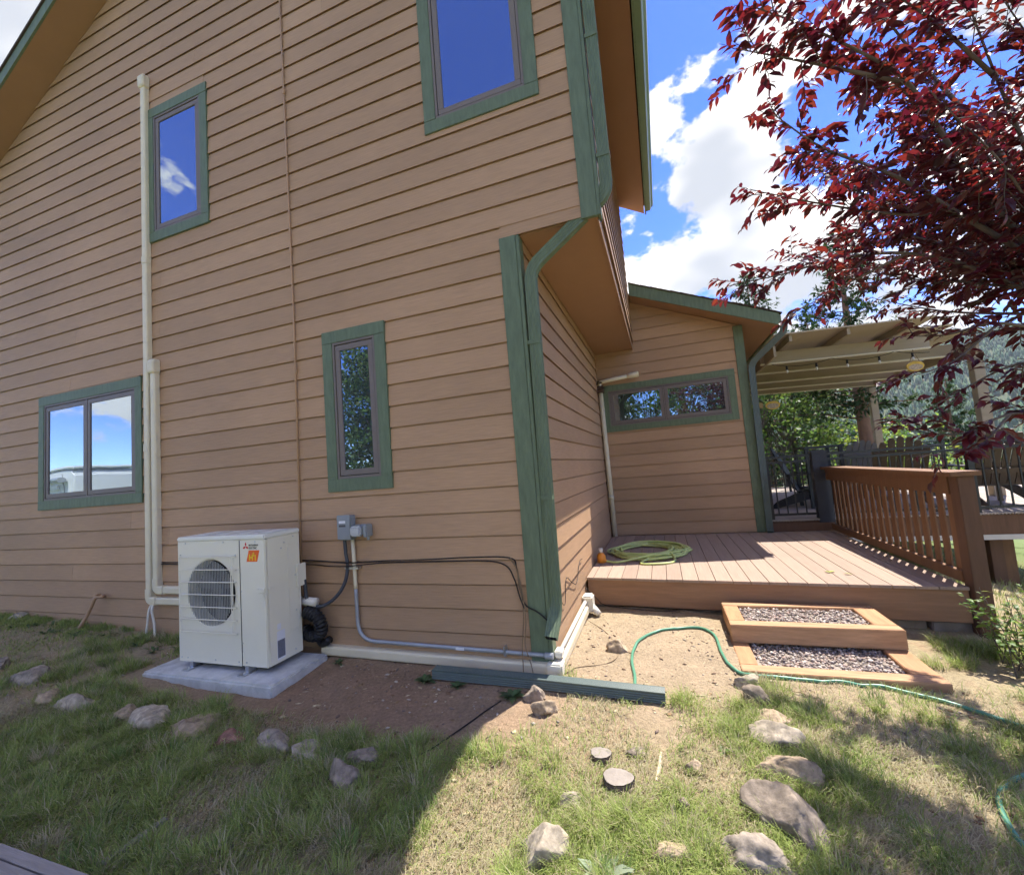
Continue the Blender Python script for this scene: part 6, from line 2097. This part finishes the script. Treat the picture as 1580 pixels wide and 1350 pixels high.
# ------------------------------------------------------------------ forested mountain across the valley
MTN = attr_mat('mountain_soil', 'soil', 0.95)
na, nr = 90, 46
az = np.radians(np.linspace(-25, 80, na)); rr_ = np.linspace(235, 1500, nr)
AA, RRm = np.meshgrid(az, rr_)
def mtn_z(a, r):
    x, y = np.sin(a) * r, np.cos(a) * r
    t_ = np.clip((r - 330) / 950, 0, 1)
    ridge = 185 + 45 * np.sin(a * 3.1 + 0.6) + 70 * (fbm(a * 4.5, a * 0 + 1, 3, 4) - 0.5)
    return -24 + ridge * (t_ * t_ * (3 - 2 * t_)) + 30 * t_ * (fbm(x / 160, y / 160, 7, 4) - 0.5) - np.clip(r - 1320, 0, None) * 0.35
ZZm = mtn_z(AA, RRm)
mv = np.stack([np.sin(AA) * RRm, np.cos(AA) * RRm, ZZm], -1).reshape(-1, 3)
ii = (np.arange(nr - 1)[:, None] * na + np.arange(na - 1)[None, :]).ravel()
mf = np.stack([ii, ii + 1, ii + na + 1, ii + na], 1)
me = raw_mesh('mountain', mv, mf.ravel(), 4, MTN, True)
mc = 0.7 + 0.6 * fbm(mv[:, 0] / 60, mv[:, 1] / 60, 17, 3)[:, None]
col_attr(me, 'soil', np.array([[0.075, 0.092, 0.045]]) * mc)
o = link('mountain', me)
tag(o, 'forested mountainside across the valley', 'mountain', kind='structure')
nT = 15000
ta = np.radians(RNG.uniform(4, 46, nT)); tr2 = 480 + 830 * RNG.random(nT) ** 0.8
tz = mtn_z(ta, tr2); tx_ = np.sin(ta) * tr2; ty_ = np.cos(ta) * tr2
hh = RNG.uniform(6, 12, nT) * (0.75 + 0.5 * fbm(tx_ / 50, ty_ / 50, 27, 2)); wd = hh * RNG.uniform(0.16, 0.26, nT)
ca6 = np.arange(6) * math.pi / 3
V = np.zeros((nT, 13, 3))
for k_ in range(6):
    V[:, k_] = np.stack([tx_ + wd * math.cos(ca6[k_]), ty_ + wd * math.sin(ca6[k_]), tz + hh * 0.08], 1)
    V[:, 6 + k_] = np.stack([tx_ + 0.62 * wd * math.cos(ca6[k_] + .5), ty_ + 0.62 * wd * math.sin(ca6[k_] + .5), tz + hh * 0.5], 1)
V[:, 12] = np.stack([tx_, ty_, tz + hh], 1)
tri = []
for k_ in range(6):
    j = (k_ + 1) % 6
    tri += [(k_, j, 6 + k_), (j, 6 + j, 6 + k_), (6 + k_, 6 + j, 12)]
F = (np.array(tri)[None] + (np.arange(nT) * 13)[:, None, None]).ravel()
me = raw_mesh('forest', V.reshape(-1, 3), F, 3, attr_mat('forest_conifer', 'tone', 0.9))
tc_ = np.array([[0.045, 0.085, 0.040]]) * RNG.uniform(0.55, 1.5, (nT, 1)) + RNG.uniform(0, 0.012, (nT, 3))
col_attr(me, 'tone', np.repeat(tc_, 13, 0))
o = link('forest', me)
tag(o, 'dark conifer forest covering the mountainside', 'forest', kind='stuff')

# ------------------------------------------------------------------ thin summer haze in the valley air
HZ = bpy.data.materials.new('valley_haze')
HZ.use_nodes = True
HZ.node_tree.nodes.clear()
ho = N(HZ.node_tree, 'ShaderNodeOutputMaterial')
hv = N(HZ.node_tree, 'ShaderNodeVolumePrincipled')
hv.inputs['Color'].default_value = (0.80, 0.88, 1.0, 1)
hv.inputs['Density'].default_value = 0.00015
HZ.node_tree.links.new(hv.outputs[0], ho.inputs['Volume'])
o = MB().box((-700, -300, -60), (1700, 1700, 285)).obj('haze', HZ, None)
tag(o, 'thin pale haze filling the valley air', 'haze', kind='stuff')
